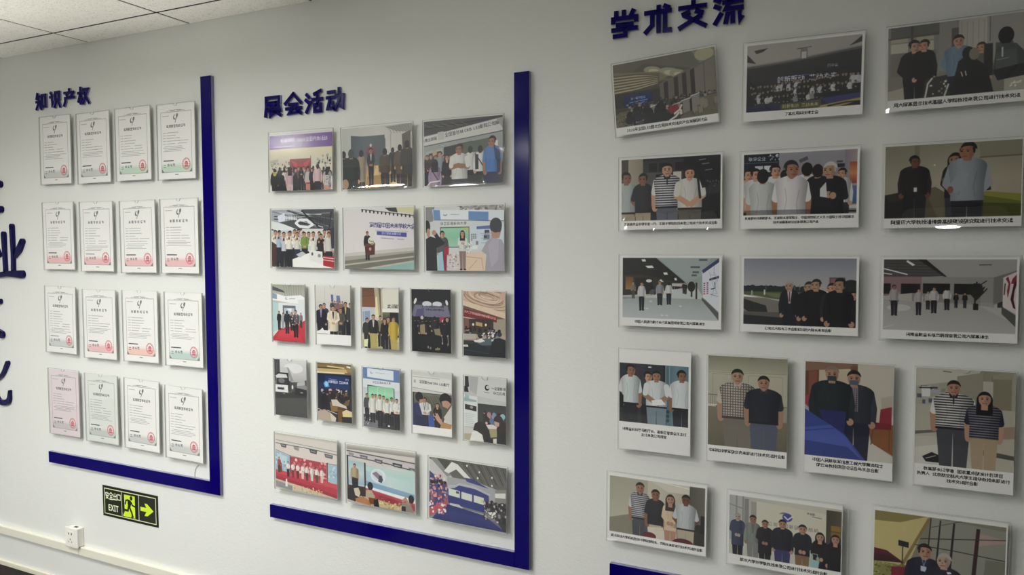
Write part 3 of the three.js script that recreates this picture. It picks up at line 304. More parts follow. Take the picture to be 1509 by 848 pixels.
    U(0, 0, 99, 58, '#b3b4b0', '#cfcdbf', '#cbc8b6'); for (const x of [6, 12]) B(x, 0, 1.4, 44, '#93948f'); B(14, 2, 4, 44, '#8d8c88'); B(20, 4, 5, 44, '#a6a299'); L('#8f8f8a', 1, '0,9 12,12'); P('#d8d4c2', '25,3 86,6 86,44 25,44'); U(86, 2, 13, 56, '#4b463a', '#5d574a'); B(90, 16, 8, 5, '#92753a'); B(90, 22, 8, 5, '#8a6c34'); B(0, 44, 99, 14, '#c9c9bd'); P('#55493e', '80,48 99,50 99,58 78,58');
    O(50, 14.6, 5.4, 4.6, '#7e7a8e'); O(48, 15.6, 4.4, 3.8, '#d8d4c2'); O(52.6, 14.6, 4.4, 4, '#4a4f9c'); L('#e6e3da', 1.2, '50,14 53,16.6 57,13'); T('平台国际', 74, 7, 2, '#4b4a46'); L('#6d6b62', .6, '74,10.2 82,11'); T('公司三国新研 领航机', 58, 21, 3.6, '#8d8a86', { gap: 1.3 });
    man(8, 17, 48, { s: '#454b63', t: '#23242c', k: '#b7a596', w: 27, a: 1, coat: 1, hr: '#9b9890' }); man(22, 17, 52, { s: '#8b9089', t: '#858782', k: '#9b7460', w: 26, open: '#6e736d' }); man(33, 20, 50, { s: '#2a272d', t: '#24242a', k: '#a37b66', w: 28, a: 1, coat: 1 }); man(48.5, 17, 58, { s: '#2a2b38', t: '#3d3b6a', k: '#b18a72', w: 30, a: 4, open: '#1f1f27' });
    man(66, 19, 58, { s: '#272935', t: '#8a6c50', k: '#b9927a', w: 26, a: 1 }); man(81, 24, 56, { s: '#25222a', t: '#232228', k: '#c09a84', w: 23, fem: 1, a: 1, coat: 1 }); man(94, 24, 58, { s: '#232227', t: '#1f1e24', k: '#b68f7a', w: 25, fem: 1, coat: 1 }); P('#a3c6c6', '72,50 81,51 80,58 73,58'); L('#8fb5b5', .7, '74,50 75,45 79,45 79.6,51');
  }), cap(64, 3.2, '郑州大学孙学敏教授来我公司进行技术交流时合影')),
  two_by_lattice: () => land(pane(1, 3, 98, 60, () => {
    U(0, 0, 98, 60, '#cdbf82', '#c9ba84', '#a89f72'); P('#8f8552', '0,0 40,0 20,8 0,9'); P('#878575', '42,0 98,0 98,60 22,60'); P('#96958a', '44,0 98,4 98,60 36,60'); P('#b29a92', '78,8 98,11 98,14 76,20'); P('#8d7a4e', '22,50 43,2 41,1 20,48'); for (const [x, w] of [[43, .7], [50, 1], [60, 1.4], [77, 2.6]]) P(x > 70 ? '#3b2326' : '#1f1f22', `${x},${x * .11 - 4} ${x + w},${x * .11 - 4} ${x + w - 3},60 ${x - 3.6},60`); L('#2b2a2b', .7, '36,20 98,11'); L('#2b2a2b', .7, '32,26 60,26.6 98,29'); L('#4a4842', .5, '43,9 66,0'); P('#7d7c70', '84,30 98,30 98,60 82,60');
    P('#5c2029', '0,34 10,35 24,44 0,46'); P('#3f1a22', '0,40 12,39 24,44 0,46'); P('#8b8a4e', '0,46 26,46 26,60 0,60'); speck(0, 46, 26, 12, 50, .9, ['#6b6d3a', '#b4a868', '#57602f']); P('#7d2731', '14,49 34,46 34,60 14,60'); L('#2b2a2a', .8, '22.4,30 22.4,45'); P('#25252a', '19,24 27,25 27,30 19,29');
    man(39.4, 24, 90, { s: '#25253a', t: '#20202a', k: '#b58e78', w: 29, short: 1, f: .4, collar: '#2f2f48' }); L('#9aa5c0', .5, '37,36 39,44 41,36'); P('#c3cbdc', '36.6,44 41,44.4 41,49 36.6,48.6'); man(54, 30, 88, { s: '#2b2b38', t: '#20202a', k: '#b9a08c', w: 30, short: 1, hr: '#b5b0a6', f: -.6 }); P('#e3e3e6', '56,46 59,45.6 60,47 57,48');
  }), null),
};
// ---------- prints of the middle panel ----------
const landM = (paint, over, px = 420) => print(100, 72, px, paint, over), portM = (paint, over, px = 300) => print(100, 137, px, paint, over);
Object.assign(PRINTS, {
  purple_banner_crowd: () => landM(() => {
    B(0, 0, 100, 72, '#d8d2c0'); B(0, 0, 100, 4, '#d9d5da'); U(0, 3, 100, 17, '#7a55a0', '#8d76a4', '#9c8cab', '#7d5a9b', '#6d4a94'); T('创新学院 2021全国开放活动', 56, 7, 5, '#ece6f4'); L('#d7cbe4', .8, '6,17 40,17'); V(0, 20, 100, 20, '#ddd3ae', '#cfc9b6'); P('#b7b4a4', '0,34 14,32 14,36 0,37'); B(33, 33, 34, 14, '#8e3a40'); P('#c24a50', '34,34 44,38 50,44 40,42'); P('#c24a50', '66,34 56,38 52,44 62,42'); O(50, 42, 6, 3, '#b0383f'); B(66, 30, 1, 16, '#6d675d'); speck(2, 36, 30, 10, 24, 1.3, ['#8b8a82', '#5f5d5a', '#a39b8e']); speck(74, 30, 24, 14, 24, 1.4, ['#6b6d70', '#3a3b3e', '#a9a69d']);
    B(0, 58, 100, 14, '#e4ddd2'); crowd(4, 98, 43, 30, 12, ['#2f2a2c', '#d0cac2', '#8f4f52', '#3a3a40'], { back: .6 }); crowd(20, 84, 44, 30, 7, ['#c9a9a4', '#27272b', '#d5cfc6', '#5b5a62'], { back: .7 });
    man(8, 44, 40, { s: '#26272b', t: '#1f1f24', w: 32 }); O(8, 50, 3, 3.4, '#b9b05e'); B(6, 45, 5, 3, '#1c1a1a'); P('#232328', '12,72 15,60 20,56 26,60 28,72'); O(20, 56, 4, 4, '#1f1f24');
    man(33, 42, 44, { s: '#cfaeb2', t: '#d0b5b5', back: 1, fem: 1, w: 28 }); P('#2d2c31', '38,54 43,50 48,60 47,71 38,71'); man(62, 44, 36, { s: '#c9c0bd', t: '#b7323c', skirt: '#b7323c', k: '#b98f7c', w: 24 }); man(68, 45, 30, { s: '#232327' }); man(77, 40, 42, { s: '#d9bcc0', t: '#23222a', back: 1, w: 30, f: 1 }); man(92, 44, 40, { s: '#cbc6bd', t: '#cbc6bd', fem: 1, back: 1, w: 30, skirt: '#cfcabf' }); speck(87, 52, 10, 18, 20, .9, ['#8a86a0', '#6d6a84']);
  }),
  slate_screen_visitors: () => landM(() => {
    U(0, 0, 100, 72, '#b7b9b0', '#cdccc6', '#c0beb8'); P('#8f8f88', '62,2 100,0 100,10 78,8'); for (let i = 0; i < 8; i++) L('#77776f', .5, `${66 + i * 4},2 ${72 + i * 4},10`); P('#4d565c', '13,9 63,15 63,47 13,47'); U(14, 11, 48, 35, '#46505a', '#5d666b', '#515b60'); O(42, 30, 7, 7, 'rgba(150,55,70,.8)'); O(42, 30, 5, 5, '#56505a'); O(42, 22, 1.6, 2, '#c9c7cc'); P('#a14752', '40,26 44,26 43,34 41,34'); B(70, 10, 1, 36, '#a5a49c'); P('#5a564c', '86,12 98,8 98,44 88,46');
    P('#c3a26a', '36,46 100,44 100,72 30,72'); P('#d5be8a', '50,46 70,46 66,60 44,60'); P('#b08a56', '36,58 66,56 60,72 34,72'); O(80, 66, 9, 4, '#dcc99a');
    man(73, 26, 40, { s: '#24262c', t: '#1d1e24', back: 1, w: 26 }); man(42, 25, 44, { s: '#2d2f36', t: '#25262d', k: '#a5705f', w: 22, a: 1, open: '#b5b3b5' });
    man(2, 26, 60, { s: '#2b2c2c', t: '#1e1e20', back: 1 }); man(28, 26, 58, { s: '#a1917c', t: '#2a2629', back: 1, w: 24, coat: 1 }); man(13, 24, 76, { s: '#2a2f2e', t: '#24282a', back: 1, w: 30, coat: 1, hr: '#3a4240' }); O(4, 66, 5, 6, '#a68d72');
    man(62, 26, 56, { s: '#5c523c', t: '#2d282c', back: 1, w: 28, stripe: '#3a3326' }); man(83, 23, 52, { s: '#5a4a38', t: '#2d2224', back: 1, w: 28, coat: 1 }); man(93, 19, 60, { s: '#38332e', t: '#2a2626', back: 1, w: 28, coat: 1 });
  }),
  booth_queue: () => landM(() => {
    B(0, 0, 100, 72, '#8a8c88'); P('#3d3d3b', '0,0 100,0 100,4 0,16'); L('#1f1f1f', 2, '0,8 50,5 100,1'); for (let i = 0; i < 9; i++) L('#6e6e69', .6, `${i * 6},${3 + (i % 2) * 3} ${i * 6 + 8},${7}`); P('#d5d4ce', '0,17 100,2 100,16 0,27'); P('#c2c2bd', '18,13 26,12 27,21 19,22'); T('全国首台MICRO-LED影院公司展区', 64, 9.4, 4.2, '#4a4c50', { turn: -.14 }); T('科景主题展', 7, 18.6, 3.6, '#55575a', { turn: -.13 }); P('#9da19d', '92,3 100,14 100,2'); L('#3a3b3c', .8, '0,27.6 100,16.6'); P('#9fa3a0', '0,28 100,17 100,40 0,40'); P('#2f2f31', '26,30 62,25 62,44 26,46'); P('#556150', '50,27 90,22 90,36 50,38'); P('#b6b9b4', '2,34 24,31 24,46 2,46'); P('#41454b', '6,36 20,34 20,42 6,43'); O(14, 36, 3, 3.6, '#c4a28c'); P('#e4e4e4', '84,28 94,26 94,44 84,44');
    B(0, 50, 100, 22, '#38342f'); crowd(2, 34, 38, 34, 6, ['#55503d', '#a04a50', '#2b2b30', '#8f9a90', '#3b3034'], {}); man(21, 34, 44, { s: '#8e9aa0', t: '#25252a', f: -1, w: 27, short: 1 }); man(35, 38, 44, { s: '#9c2a35', t: '#1f1f24', w: 30, f: 1 }); man(30, 38, 46, { s: '#25252b', t: '#1d1d22', f: 1, fem: 1 });
    man(60, 30, 52, { s: '#d9d9d4', t: '#232329', w: 27, back: 1 }); man(72, 30, 56, { s: '#dcdcd8', t: '#25252b', w: 26, back: 1, f: 1, bag: '#26262c' }); P('#2a2a30', '66,40 70,40 70,56 66,56');
    man(14, 42, 58, { s: '#a890ac', t: '#9a86a2', fem: 1, back: 1, w: 25, skirt: '#8f7f98', bag: '#3a3440' }); man(46, 27, 76, { s: '#dadad6', t: '#33333a', k: '#9a7258', w: 31, f: -1, short: 1, a: 5 }); man(87, 21, 76, { s: '#4f7fc0', t: '#28304a', k: '#a5765a', w: 26, short: 1, f: -1 }); L('#23305a', 2, '90,32 92,46'); P('#27335c', '92,34 97,40 97,60 93,62'); L('#e9e9e6', 1.4, '4,72 8,68 20,67'); 
  }),
  factory_lineup: () => landM(() => {
    B(0, 0, 100, 72, '#4b4d52'); P('#a9adb2', '0,0 50,0 42,12 0,18'); for (let i = 0; i < 14; i++) L(['#c9ced2', '#2b2d31', '#7d8187'][i % 3], 1.2, `${rnd(0, 40)},${rnd(0, 14)} ${rnd(50, 100)},${rnd(4, 24)}`); P('#dce2ea', '10,8 22,4 22,14 12,16'); for (let i = 0; i < 9; i++) P('#dfe4e8', `${19 + i * 2.6},9 ${20.4 + i * 2.6},7 ${20.4 + i * 2.6},13 ${19 + i * 2.6},14`); L('#e8eaec', 3.4, '40,17 46,13 58,13 67,19 60,22 46,21 40,17'); L('#2b2e33', 1, '45,17 58,17'); P('#e2e6e6', '0,14 20,18 46,26 44,29 10,27 0,24'); L('#202225', 1.6, '50,2 84,28'); L('#202225', 1.4, '96,4 92,30'); V(0, 26, 100, 46, '#cfd0cb', '#9a9c98'); B(50, 24, 34, 8, '#dcdcd6'); for (let i = 0; i < 10; i++) B(72 + i * 2.4, 8, 1.2, 12, '#35373b'); B(0, 44, 100, 28, '#77787a'); P('#b9bab8', '0,64 40,62 34,72 0,72');
    crowd(2, 96, 26, 46, 12, ['#e6e3d2', '#d9dcda', '#c9cfd6', '#e9e6da'], { t: '#26272d', all: { a: 3 } }); man(12, 27, 40, { s: '#b3c2d4', t: '#2a2c38', a: 3 }); man(29, 27, 44, { s: '#ece8da', t: '#23242b', w: 30, a: 3 }); man(42, 28, 42, { s: '#dddcd2', t: '#2a3048', w: 28, a: 3 }); man(54, 28, 40, { s: '#7f9a4c', t: '#23242a', w: 31, a: 1 }); man(80, 30, 44, { s: '#2f2b2b', t: '#1f1d1f', w: 30, a: 3 }); man(92, 28, 46, { s: '#dad6cf', t: '#26262c', w: 30 }); P('#33313a', '94,24 100,22 100,48 96,48'); P('#4a332f', '0,40 8,44 8,70 0,72');
    P('#f0f0ec', '34,62 60,54 100,64 100,72 34,72'); P('#d5d5d1', '34,62 36,72 34,72'); P('#c4c6c6', '40,56 50,52 56,55 46,60'); P('#e6e6e2', '61,50 82,52 82,67 61,63'); O(66, 55, 1.6, 2, '#5a6470'); O(77, 57, 2.4, 2.2, '#8a949c'); L('#dedede', .9, '65,50 65,38'); P('#b02c3a', '83,57 100,58 100,72 83,68'); for (const y of [59, 62]) L('#efe9e4', .9, `83,${y} 100,${y + 1.6}`); P('#b02c3a', '83,64 100,66 100,72 83,69');
  }),
  podium_speaker: () => landM(() => {
    U(0, 0, 100, 72, '#dcd8d6', '#e2dddc', '#d9d4d4'); P('#d8d2a8', '70,0 100,0 100,8 76,5'); P('#3a3a3a', '60,0 76,0 78,6 66,4'); for (let i = 0; i < 14; i++) { const x = 26 + i * 5.6; P('#2b2927', `${x},${1 + i * .62} ${x + 2.6},${1.2 + i * .62} ${x + 2.2},${4 + i * .66} ${x + .6},${4.6 + i * .62}`); } L('#3a3734', .8, '26,1 100,10'); T('第四届中国未来学校大会', 70, 18, 5.6, '#3a3a72', { turn: .05, gap: 1.05 }); L('#a9aac4', .6, '46,25.6 92,28'); P('#4a4c9c', '48,27 90,29.4 90,34.4 48,31.4'); T('时代学校发展论坛', 69, 28.6, 3, '#d5d7ee', { turn: .045 }); L('#9092ad', .8, '54,35 72,36.4'); L('#9092ad', .8, '77,36.6 86,37.2');
    P('#a9a59c', '0,54 100,46 100,72 0,72'); P('#c9c5bd', '0,53 100,46 100,50 0,57'); P('#7d7b6e', '0,62 100,52 100,56 0,66'); P('#bab7aa', '0,66 100,56 100,57.6 0,68'); P('#77766a', '0,68 100,57.6 100,63 20,72 0,72'); P('#8fb5ad', '40,72 100,62 100,72'); P('#bdbaae', '22,72 100,61 100,63 34,72');
    man(34, 27, 34, { s: '#23242b', t: '#1d1d22', w: 26 }); P('#5a2f2a', '31,42 45,40.6 44.6,54.6 32,55.6'); P('#6d3a33', '31,42 45,40.6 45.4,43.6 31,45'); O(39, 38, 4, 4, '#d9d6c4'); O(41, 40.6, 3, 2.6, '#8a9a6c'); O(38, 48, 1.8, 2, '#b7a08a'); speck(35, 35, 8, 6, 14, .8, ['#f0ead8', '#6d8050']);
  }),
  green_screen_booth: () => landM(() => {
    U(0, 0, 100, 72, '#cfd3d2', '#d9dcda', '#cbcecd'); P('#8c8a88', '0,0 12,0 10,16 0,18'); P('#a19e9c', '40,0 100,0 100,6 60,4'); speck(46, 0, 52, 5, 50, 1.2, ['#8b8785', '#c4c1be', '#6f6c6b']); P('#dfe4e8', '9,3 100,6 100,18 11,15'); P('#6d93c2', '10,3.4 19,3.8 20,15 11,14'); P('#e8ebec', '19,4 56,5.4 56,15 20,14'); P('#6a90c4', '56,6 81,7.4 81,17 56,15.4'); O(26, 9, 2.6, 1.6, '#7b8fae'); O(26, 8.2, 2.2, 1.2, '#e8ebec'); L('#a9b3c4', .7, '33,9 44,9.4'); L('#56606a', .7, '11,14.6 56,16 81,17.2 100,17.6'); T('华芯应用科技大学', 37, 17.4, 3.3, '#5b6068', { gap: 1.3 });
    P('#5a6a62', '19,23 57,23 57,46 19,46'); V(20, 24, 36, 21, '#9fd0b4', '#8cc8a4', '#a5d2b8'); P('#b9c98a', '44,24 56,24 56,30'); P('#d3dde2', '58,22 100,20 100,50 58,46'); P('#5a6aa8', '66,23 84,22 84,26 66,26'); B(76, 27, 6, 4, '#3a3d44'); B(75, 32, 7, 5, '#2a2d33'); for (let i = 0; i < 10; i++) B(59 + (i % 3) * 2.4, 31 + Math.floor(i / 3) * 2, 1.8, 1.3, '#6f7a86'); B(58, 44, 9, 4, '#eceeee'); B(65, 39, 3, 4, '#7a828a'); for (let i = 0; i < 12; i++) L('#9aa6b4', .6, `${70 + rnd(10)},${30 + i} ${82 + rnd(10)},${30 + i}`);
    P('#d8d0cc', '20,56 44,50 44,72 20,72'); speck(24, 52, 18, 18, 50, 1.1, ['#e7c9c4', '#c6c4c4', '#8d8c90', '#efe7e2', '#b79a98']); P('#e4cdb4', '46,50 76,52 78,72 46,72'); L('#c7a384', .8, '52,56 72,58 74,70'); L('#c7a384', .7, '56,70 66,60'); speck(48, 40, 12, 12, 30, 1, ['#f0efeb', '#cfd4d2', '#a9b0a8']);
    man(22, 27, 50, { s: '#5d5a5e', t: '#8a2340', f: 1, w: 28 }); P('#a3243f', '24,46 30,44 30,54 24,54'); man(48, 27, 44, { s: '#e0e2de', t: '#8d7670', w: 24, a: 5, fem: 1 }); B(42, 48, 14, 2, '#d0d2d0');
    P('#232328', '0,36 6,33 16,36 26,40 20,44 14,46 15,72 0,72'); O(1.6, 22, 4.4, 7, '#1b191b'); O(3.4, 29, 2.4, 5, '#b58a72'); L('#232328', 4.6, '22,41 16,35 13,31'); O(11, 29, 3, 3, '#b98f78'); P('#a3c8d6', '16,52 22,50 24,72 16,72');
    P('#a9a4b0', '76,72 78,54 72,50 78,40 86,35 97,38 100,44 100,72'); P('#b5b0bc', '80,44 86,36 94,38 92,60 84,68'); O(90, 24, 7, 9, '#3a3a3e'); P('#b98f78', '84,28 96,30 94,36 85,36'); O(90, 22, 7.4, 8, '#35353a');
  }),
  red_carpet_expo: () => portM(() => {
    V(0, 0, 100, 137, '#a7a898', '#cfd3cc', '#dfe3e2'); P('#555a58', '0,4 34,14 40,20 0,14'); for (let i = 0; i < 8; i++) L('#8d9080', 1.2, `${34 + i * 8},0 ${40 + i * 7},26`); P('#f0f2f0', '0,20 40,28 88,24 100,30 100,50 40,42 0,38'); O(44, 33, 4, 3, '#8b93a0'); O(45, 32.6, 2.8, 2, '#f0f2f0'); L('#9aa3b5', 1.4, '52,34 70,33'); P('#8fa3bc', '0,20 14,24 14,36 0,34'); P('#b9d2d2', '0,42 18,46 18,110 0,116'); P('#dfe3e4', '18,44 84,44 84,90 18,90'); P('#6b6f74', '32,50 72,50 72,72 32,72'); P('#b9c6cf', '36,56 68,56 68,70 36,70'); P('#eef0f0', '44,58 60,56 58,66'); P('#dfe4e4', '80,36 100,34 100,84 84,84');
    P('#c43c4a', '0,128 22,106 70,98 100,84 100,137 0,137'); P('#d24a56', '26,110 70,104 96,137 6,134'); V(0, 118, 100, 19, 'rgba(150,20,40,0)', 'rgba(150,20,40,.3)');
    man(20, 64, 46, { s: '#232429', t: '#1c1d22', w: 26 }); man(32, 68, 40, { s: '#aab2b5', t: '#9aa0a2', w: 26 }); man(45, 62, 56, { s: '#2b2d33', t: '#2a2d33', w: 30, back: 1 }); man(60, 66, 44, { s: '#3a3c42', t: '#28292e', w: 34 }); man(72, 60, 66, { s: '#6d6468', t: '#24242a', w: 30 }); man(88, 66, 36, { s: '#8a8d92', t: '#3a3c42' }); P('#2c2d33', '52,84 66,80 70,92 54,96'); speck(56, 70, 22, 26, 24, 1.6, ['#d9cfc8', '#33343a', '#8f8a8c']);
  }),
  cream_jacket_group: () => portM(pane(0, 0, 100, 113, () => {
    V(0, 0, 100, 113, '#dcdad2', '#cfcdc6', '#b9b8b2'); L('#b5b2a6', .8, '26,0 26,36'); L('#b5b2a6', .6, '0,38 100,40'); P('#5a6a96', '44,20 51,20 52,44 46,44'); P('#6d7da6', '60,22 70,22 73,44 61,44'); crowd(44, 80, 34, 40, 5, ['#3a4560', '#8a6a68', '#5a5a66'], {}); man(86, 36, 84, { s: '#25252c', t: '#1d1d22', k: '#b98f76', w: 32, open: '#c9b27a' }); man(100, 38, 80, { s: '#3a3f42', t: '#232328' }); man(24, 40, 84, { s: '#3a3f5a', t: '#23232d', w: 30, hr: '#3b3d44' });
    man(14, 43, 90, { s: '#242034', t: '#1d1b28', k: '#b98f76', w: 34, f: 1, open: '#a9a0c8', tie: '#8f86b8' }); man(72, 50, 80, { s: '#55544c', t: '#2a2a2c', k: '#bf8f70', w: 28, f: -1, a: 1, hr: '#4a3a34' }); man(50, 45, 92, { s: '#e8dcc4', t: '#25232a', k: '#c9a08a', w: 36, a: 1, open: '#25242a', hr: '#191719', coat: 1 }); P('#eeeeea', '0,107 10,104 18,98 22,104 34,104 40,100 40,112 0,112'); B(60, 104, 14, 4, '#5a5a58');
  }), null),
  yellow_coat_group: () => portM(() => {
    B(0, 0, 100, 137, '#d5d2c6'); V(0, 0, 40, 44, '#6b4a38', '#8a5a40'); L('#5a3a2c', 1, '0,20 40,16'); P('#b7ad96', '34,0 50,0 54,66 40,66'); P('#e9dfae', '38,20 42,20 46,66 36,66'); P('#7a6a50', '46,0 52,0 56,70 52,70'); P('#e0ddd0', '52,2 100,2 100,42 56,46'); P('#c6c3b4', '52,2 56,2 60,70 54,70'); T('武汉展厅', 88, 36, 8, '#33333a', { gap: 1.1 }); P('#edebe4', '56,46 100,46 100,52 56,54'); V(56, 54, 44, 50, '#7a7a5a', '#33353a', '#222428'); P('#26282c', '76,54 100,54 100,110 76,104'); P('#c3cbd2', '0,44 34,44 34,80 0,80'); P('#8fa0b4', '2,54 22,52 22,76 2,78'); L('#e6eaee', 1, '6,54 6,78'); B(0, 110, 100, 27, '#d0cba8'); P('#b9b48a', '0,118 100,120 100,137 0,137');
    man(50, 62, 70, { s: '#8b8a62', t: '#2b2b30', w: 28 }); man(72, 64, 74, { s: '#7a6a5a', t: '#33313a', w: 26, hr: '#3a2c28' }); man(14, 68, 70, { s: '#3a3d3c', t: '#2c2e30', w: 34, f: 1 }); P('#dfe6b8', '4,118 16,116 14,134 4,134'); man(31, 60, 84, { s: '#2a2b30', t: '#b5a86a', w: 30, open: '#cfd0cc' }); man(62, 68, 72, { s: '#25262c', t: '#26272c', w: 28, fem: 1, coat: 1 }); man(86, 64, 76, { s: '#cdb24a', t: '#b9a860', w: 32, f: -1, coat: 1, hr: '#5a4a38' });
  }),
  dark_stage_crowd: () => portM(() => {
    V(0, 0, 100, 137, '#1b1c20', '#25262a', '#16161a'); P('#33343a', '0,26 100,26 100,60 0,60'); P('#6a6a78', '8,34 92,34 100,58 0,58'); O(40, 32, 12, 6, '#d9d8e0'); O(66, 32, 12, 6, '#d9d8e0'); P('#77768a', '10,36 92,36 96,60 4,60'); O(10, 26, 3, 7, '#e3e2dc', .4); O(90, 28, 3, 6, '#e3e2dc', -.3); P('#5a5480', '14,44 32,42 32,60 10,60'); O(30, 39, 3, 3, '#3a3860'); O(30.6, 39, 2, 1.6, '#8c8aa0'); T('北斗航空航天大学展', 60, 35, 4.3, '#26262e', { gap: 1.2 }); T('半导体应用技术委员会', 60, 42, 4.3, '#26262e', { gap: 1.1 }); V(0, 60, 100, 77, '#22232a', '#141418'); speck(0, 70, 100, 66, 80, 1.6, ['rgba(90,86,92,.3)', 'rgba(50,50,60,.5)']);
    for (const x of [18, 30, 38]) O(x, 62, 3, 2.4, '#dcdcdc'); crowd(2, 98, 58, 66, 9, ['#1f2026', '#18191e', '#2a2b32'], { t: '#1a1b20', back: .8 }); man(28, 60, 70, { s: '#2a2a30', t: '#1b1b20', back: 1, w: 28 }); P('#9a8a66', '22,78 34,76 35,98 22,98'); O(27, 62, 4, 4, '#c9c4bc'); P('#8d8468', '57,86 72,84 74,100 60,98'); O(77, 64, 6, 6, '#a03a50'); O(80, 68, 3, 3, '#d9b9bc'); man(84, 64, 68, { s: '#1d1e24', t: '#1b1b20', back: 1 }); for (const [x, y] of [[42, 126], [48, 128], [78, 116], [92, 118], [66, 128]]) { O(x, y, 2, 3, '#8d8480'); } L('#b9aea8', 1.2, '78,104 79,118'); L('#b9aea8', 1.2, '92,100 93,116'); P('#8d8a5a', '60,128 72,126 72,131 60,132');
  }),
  ballroom_meeting: () => portM(() => {
    V(0, 0, 100, 137, '#cdb29c', '#d9bfa8', '#8a7a6a'); for (let i = 0; i < 12; i++) { g.strokeStyle = ['#e8d4c2', '#b3937c', '#a3846e'][i % 3]; g.lineWidth = 1.8; g.beginPath(); g.ellipse(56 + rnd(-6, 6), 12 + rnd(-4, 4), 14 + i * 4, 4 + i * 1.5, .2, 0, 5 + rnd(1)); g.stroke(); } P('#e3cdb4', '0,20 100,44 100,58 0,32'); P('#6d5a4a', '0,30 100,56 100,70 0,50'); P('#aaa08e', '72,58 100,56 100,90 72,90'); P('#7d2a2c', '0,36 80,52 80,64 0,54'); T('北大二附院首届新学程发展论坛会', 41, 46.6, 5, '#f0c9c0', { turn: .18, gap: 1.02 }); P('#7a5a4c', '0,56 14,58 14,90 0,90'); V(14, 58, 58, 32, '#3b2f2a', '#4a3d34'); P('#b9a56a', '30,64 46,66 46,74 30,72'); O(24, 70, 2.4, 3, '#efe6d2'); O(54, 70, 2.4, 3, '#efe6d2'); heads(6, 92, 76, 90, 22, 3.2, ['#33343a', '#5a5c60', '#24252a', '#8f8f90'], '#b58e78'); speck(44, 84, 30, 18, 40, 1.8, ['#eceae4', '#9a9c9c', '#55585c', '#d5d9da']); P('#bdb7ae', '0,90 30,90 30,100 0,102');
    V(0, 104, 100, 33, '#33383c', '#22262b'); P('#56666c', '30,100 66,98 68,112 36,114'); P('#e9e8e2', '24,104 44,99 52,104 40,108 28,107'); O(70, 92, 3, 4, '#e9e6e0'); P('#1e2126', '60,137 66,112 74,98 86,96 100,100 100,137'); P('#232a2f', '0,112 34,110 60,118 60,137 0,137'); P('#dcd9d2', '0,114 10,113 12,118 0,118'); L('#444c52', 1, '0,124 60,130');
  }),
  car_park_grey: () => portM(() => {
    V(0, 0, 100, 60, '#d7d7d6', '#c9c9c8', '#a9a9a8'); O(60, 20, 30, 12, '#e2e2e1'); P('#5c5c5e', '0,0 18,0 18,50 0,50'); for (const x of [3, 8, 13]) B(x, 0, 1.6, 50, '#2e2e31'); P('#c9c9c8', '18,20 40,18 58,30 58,60 18,60'); P('#9a9a9a', '40,18 46,20 60,50 50,56'); P('#4f4f50', '0,56 100,52 100,137 0,137'); V(0, 70, 100, 67, '#565656', '#4a4a4a'); P('#3b3b3c', '0,84 44,82 70,72 100,74 100,90 0,96'); speck(0, 88, 100, 48, 120, .9, ['rgba(120,120,120,.3)', 'rgba(30,30,30,.3)']); P('#7d7d7c', '0,40 8,40 8,80 0,80');
    P('#2b2b2d', '6,36 12,32 44,32 47,60 46,72 8,72'); P('#d9d9d8', '4,40 14,35 38,36 41,44 6,46'); P('#3a3a3d', '6,46 40,45 40,60 6,62'); O(22, 52, 10, 6, '#77777a'); P('#e2e2e1', '2,62 42,62 42,80 30,84 2,80'); B(8, 68, 22, 6, '#77787a'); P('#2a2a2c', '10,70 28,70 28,74 10,74'); O(6, 68, 2.4, 2, '#f0f0f0'); O(37, 70, 2.6, 2.2, '#f0f0f0'); B(4, 80, 36, 3, '#3d3d3f'); P('#39393b', '44,50 50,52 50,76 44,76'); L('#2a2a2c', 2, '2,42 2,52'); 
    P('#8d8d8c', '70,56 100,52 100,76 70,80'); P('#b9b9b8', '72,54 100,50 100,58 70,62'); P('#2d2d30', '62,66 100,70 100,86 64,84'); B(80, 76, 8, 3, '#97979a'); O(56, 66, 2.6, 5, '#e9e9e8'); P('#55555a', '94,48 100,46 100,60 95,60');
  }),
  seated_audience: () => portM(() => {
    V(0, 0, 100, 30, '#77643f', '#a58c5a', '#4a4030'); P('#c7b07c', '0,14 84,12 90,20 0,22'); P('#5a4c30', '0,10 70,8 74,12 0,14'); P('#e3d7b0', '0,21 80,20 82,23 0,25'); P('#d9c792', '30,6 80,8 80,11 30,9'); P('#e9e9e6', '86,4 98,5 98,9 88,8'); V(0, 25, 100, 60, '#182038', '#1a2a52', '#141a2e'); P('#1c3264', '24,30 92,30 92,64 24,64'); L('#8fa5d8', 1, '34,37 58,38'); T('创新驱动 芯动未来', 62, 40, 6.6, '#e6ecfa', { bold: .13, gap: 1.02 }); T('时代', 88, 33.6, 4.4, '#dfe5f2'); P('#5a96c8', '18,48 24,42 32,44 36,56 22,58'); O(27, 50, 5, 6, '#8fd0ec'); P('#26222a', '0,62 100,58 100,137 0,137'); speck(20, 60, 70, 14, 30, 1.8, ['#8aa0c8', '#33405c', '#c7bcae', '#1a1a22']); O(38, 64, 5, 4, '#d0a8b0'); O(14, 66, 4, 4, '#9ab0d8'); O(62, 64, 4, 4, '#e0d9d0'); O(84, 66, 3, 5, '#c9c6c0');
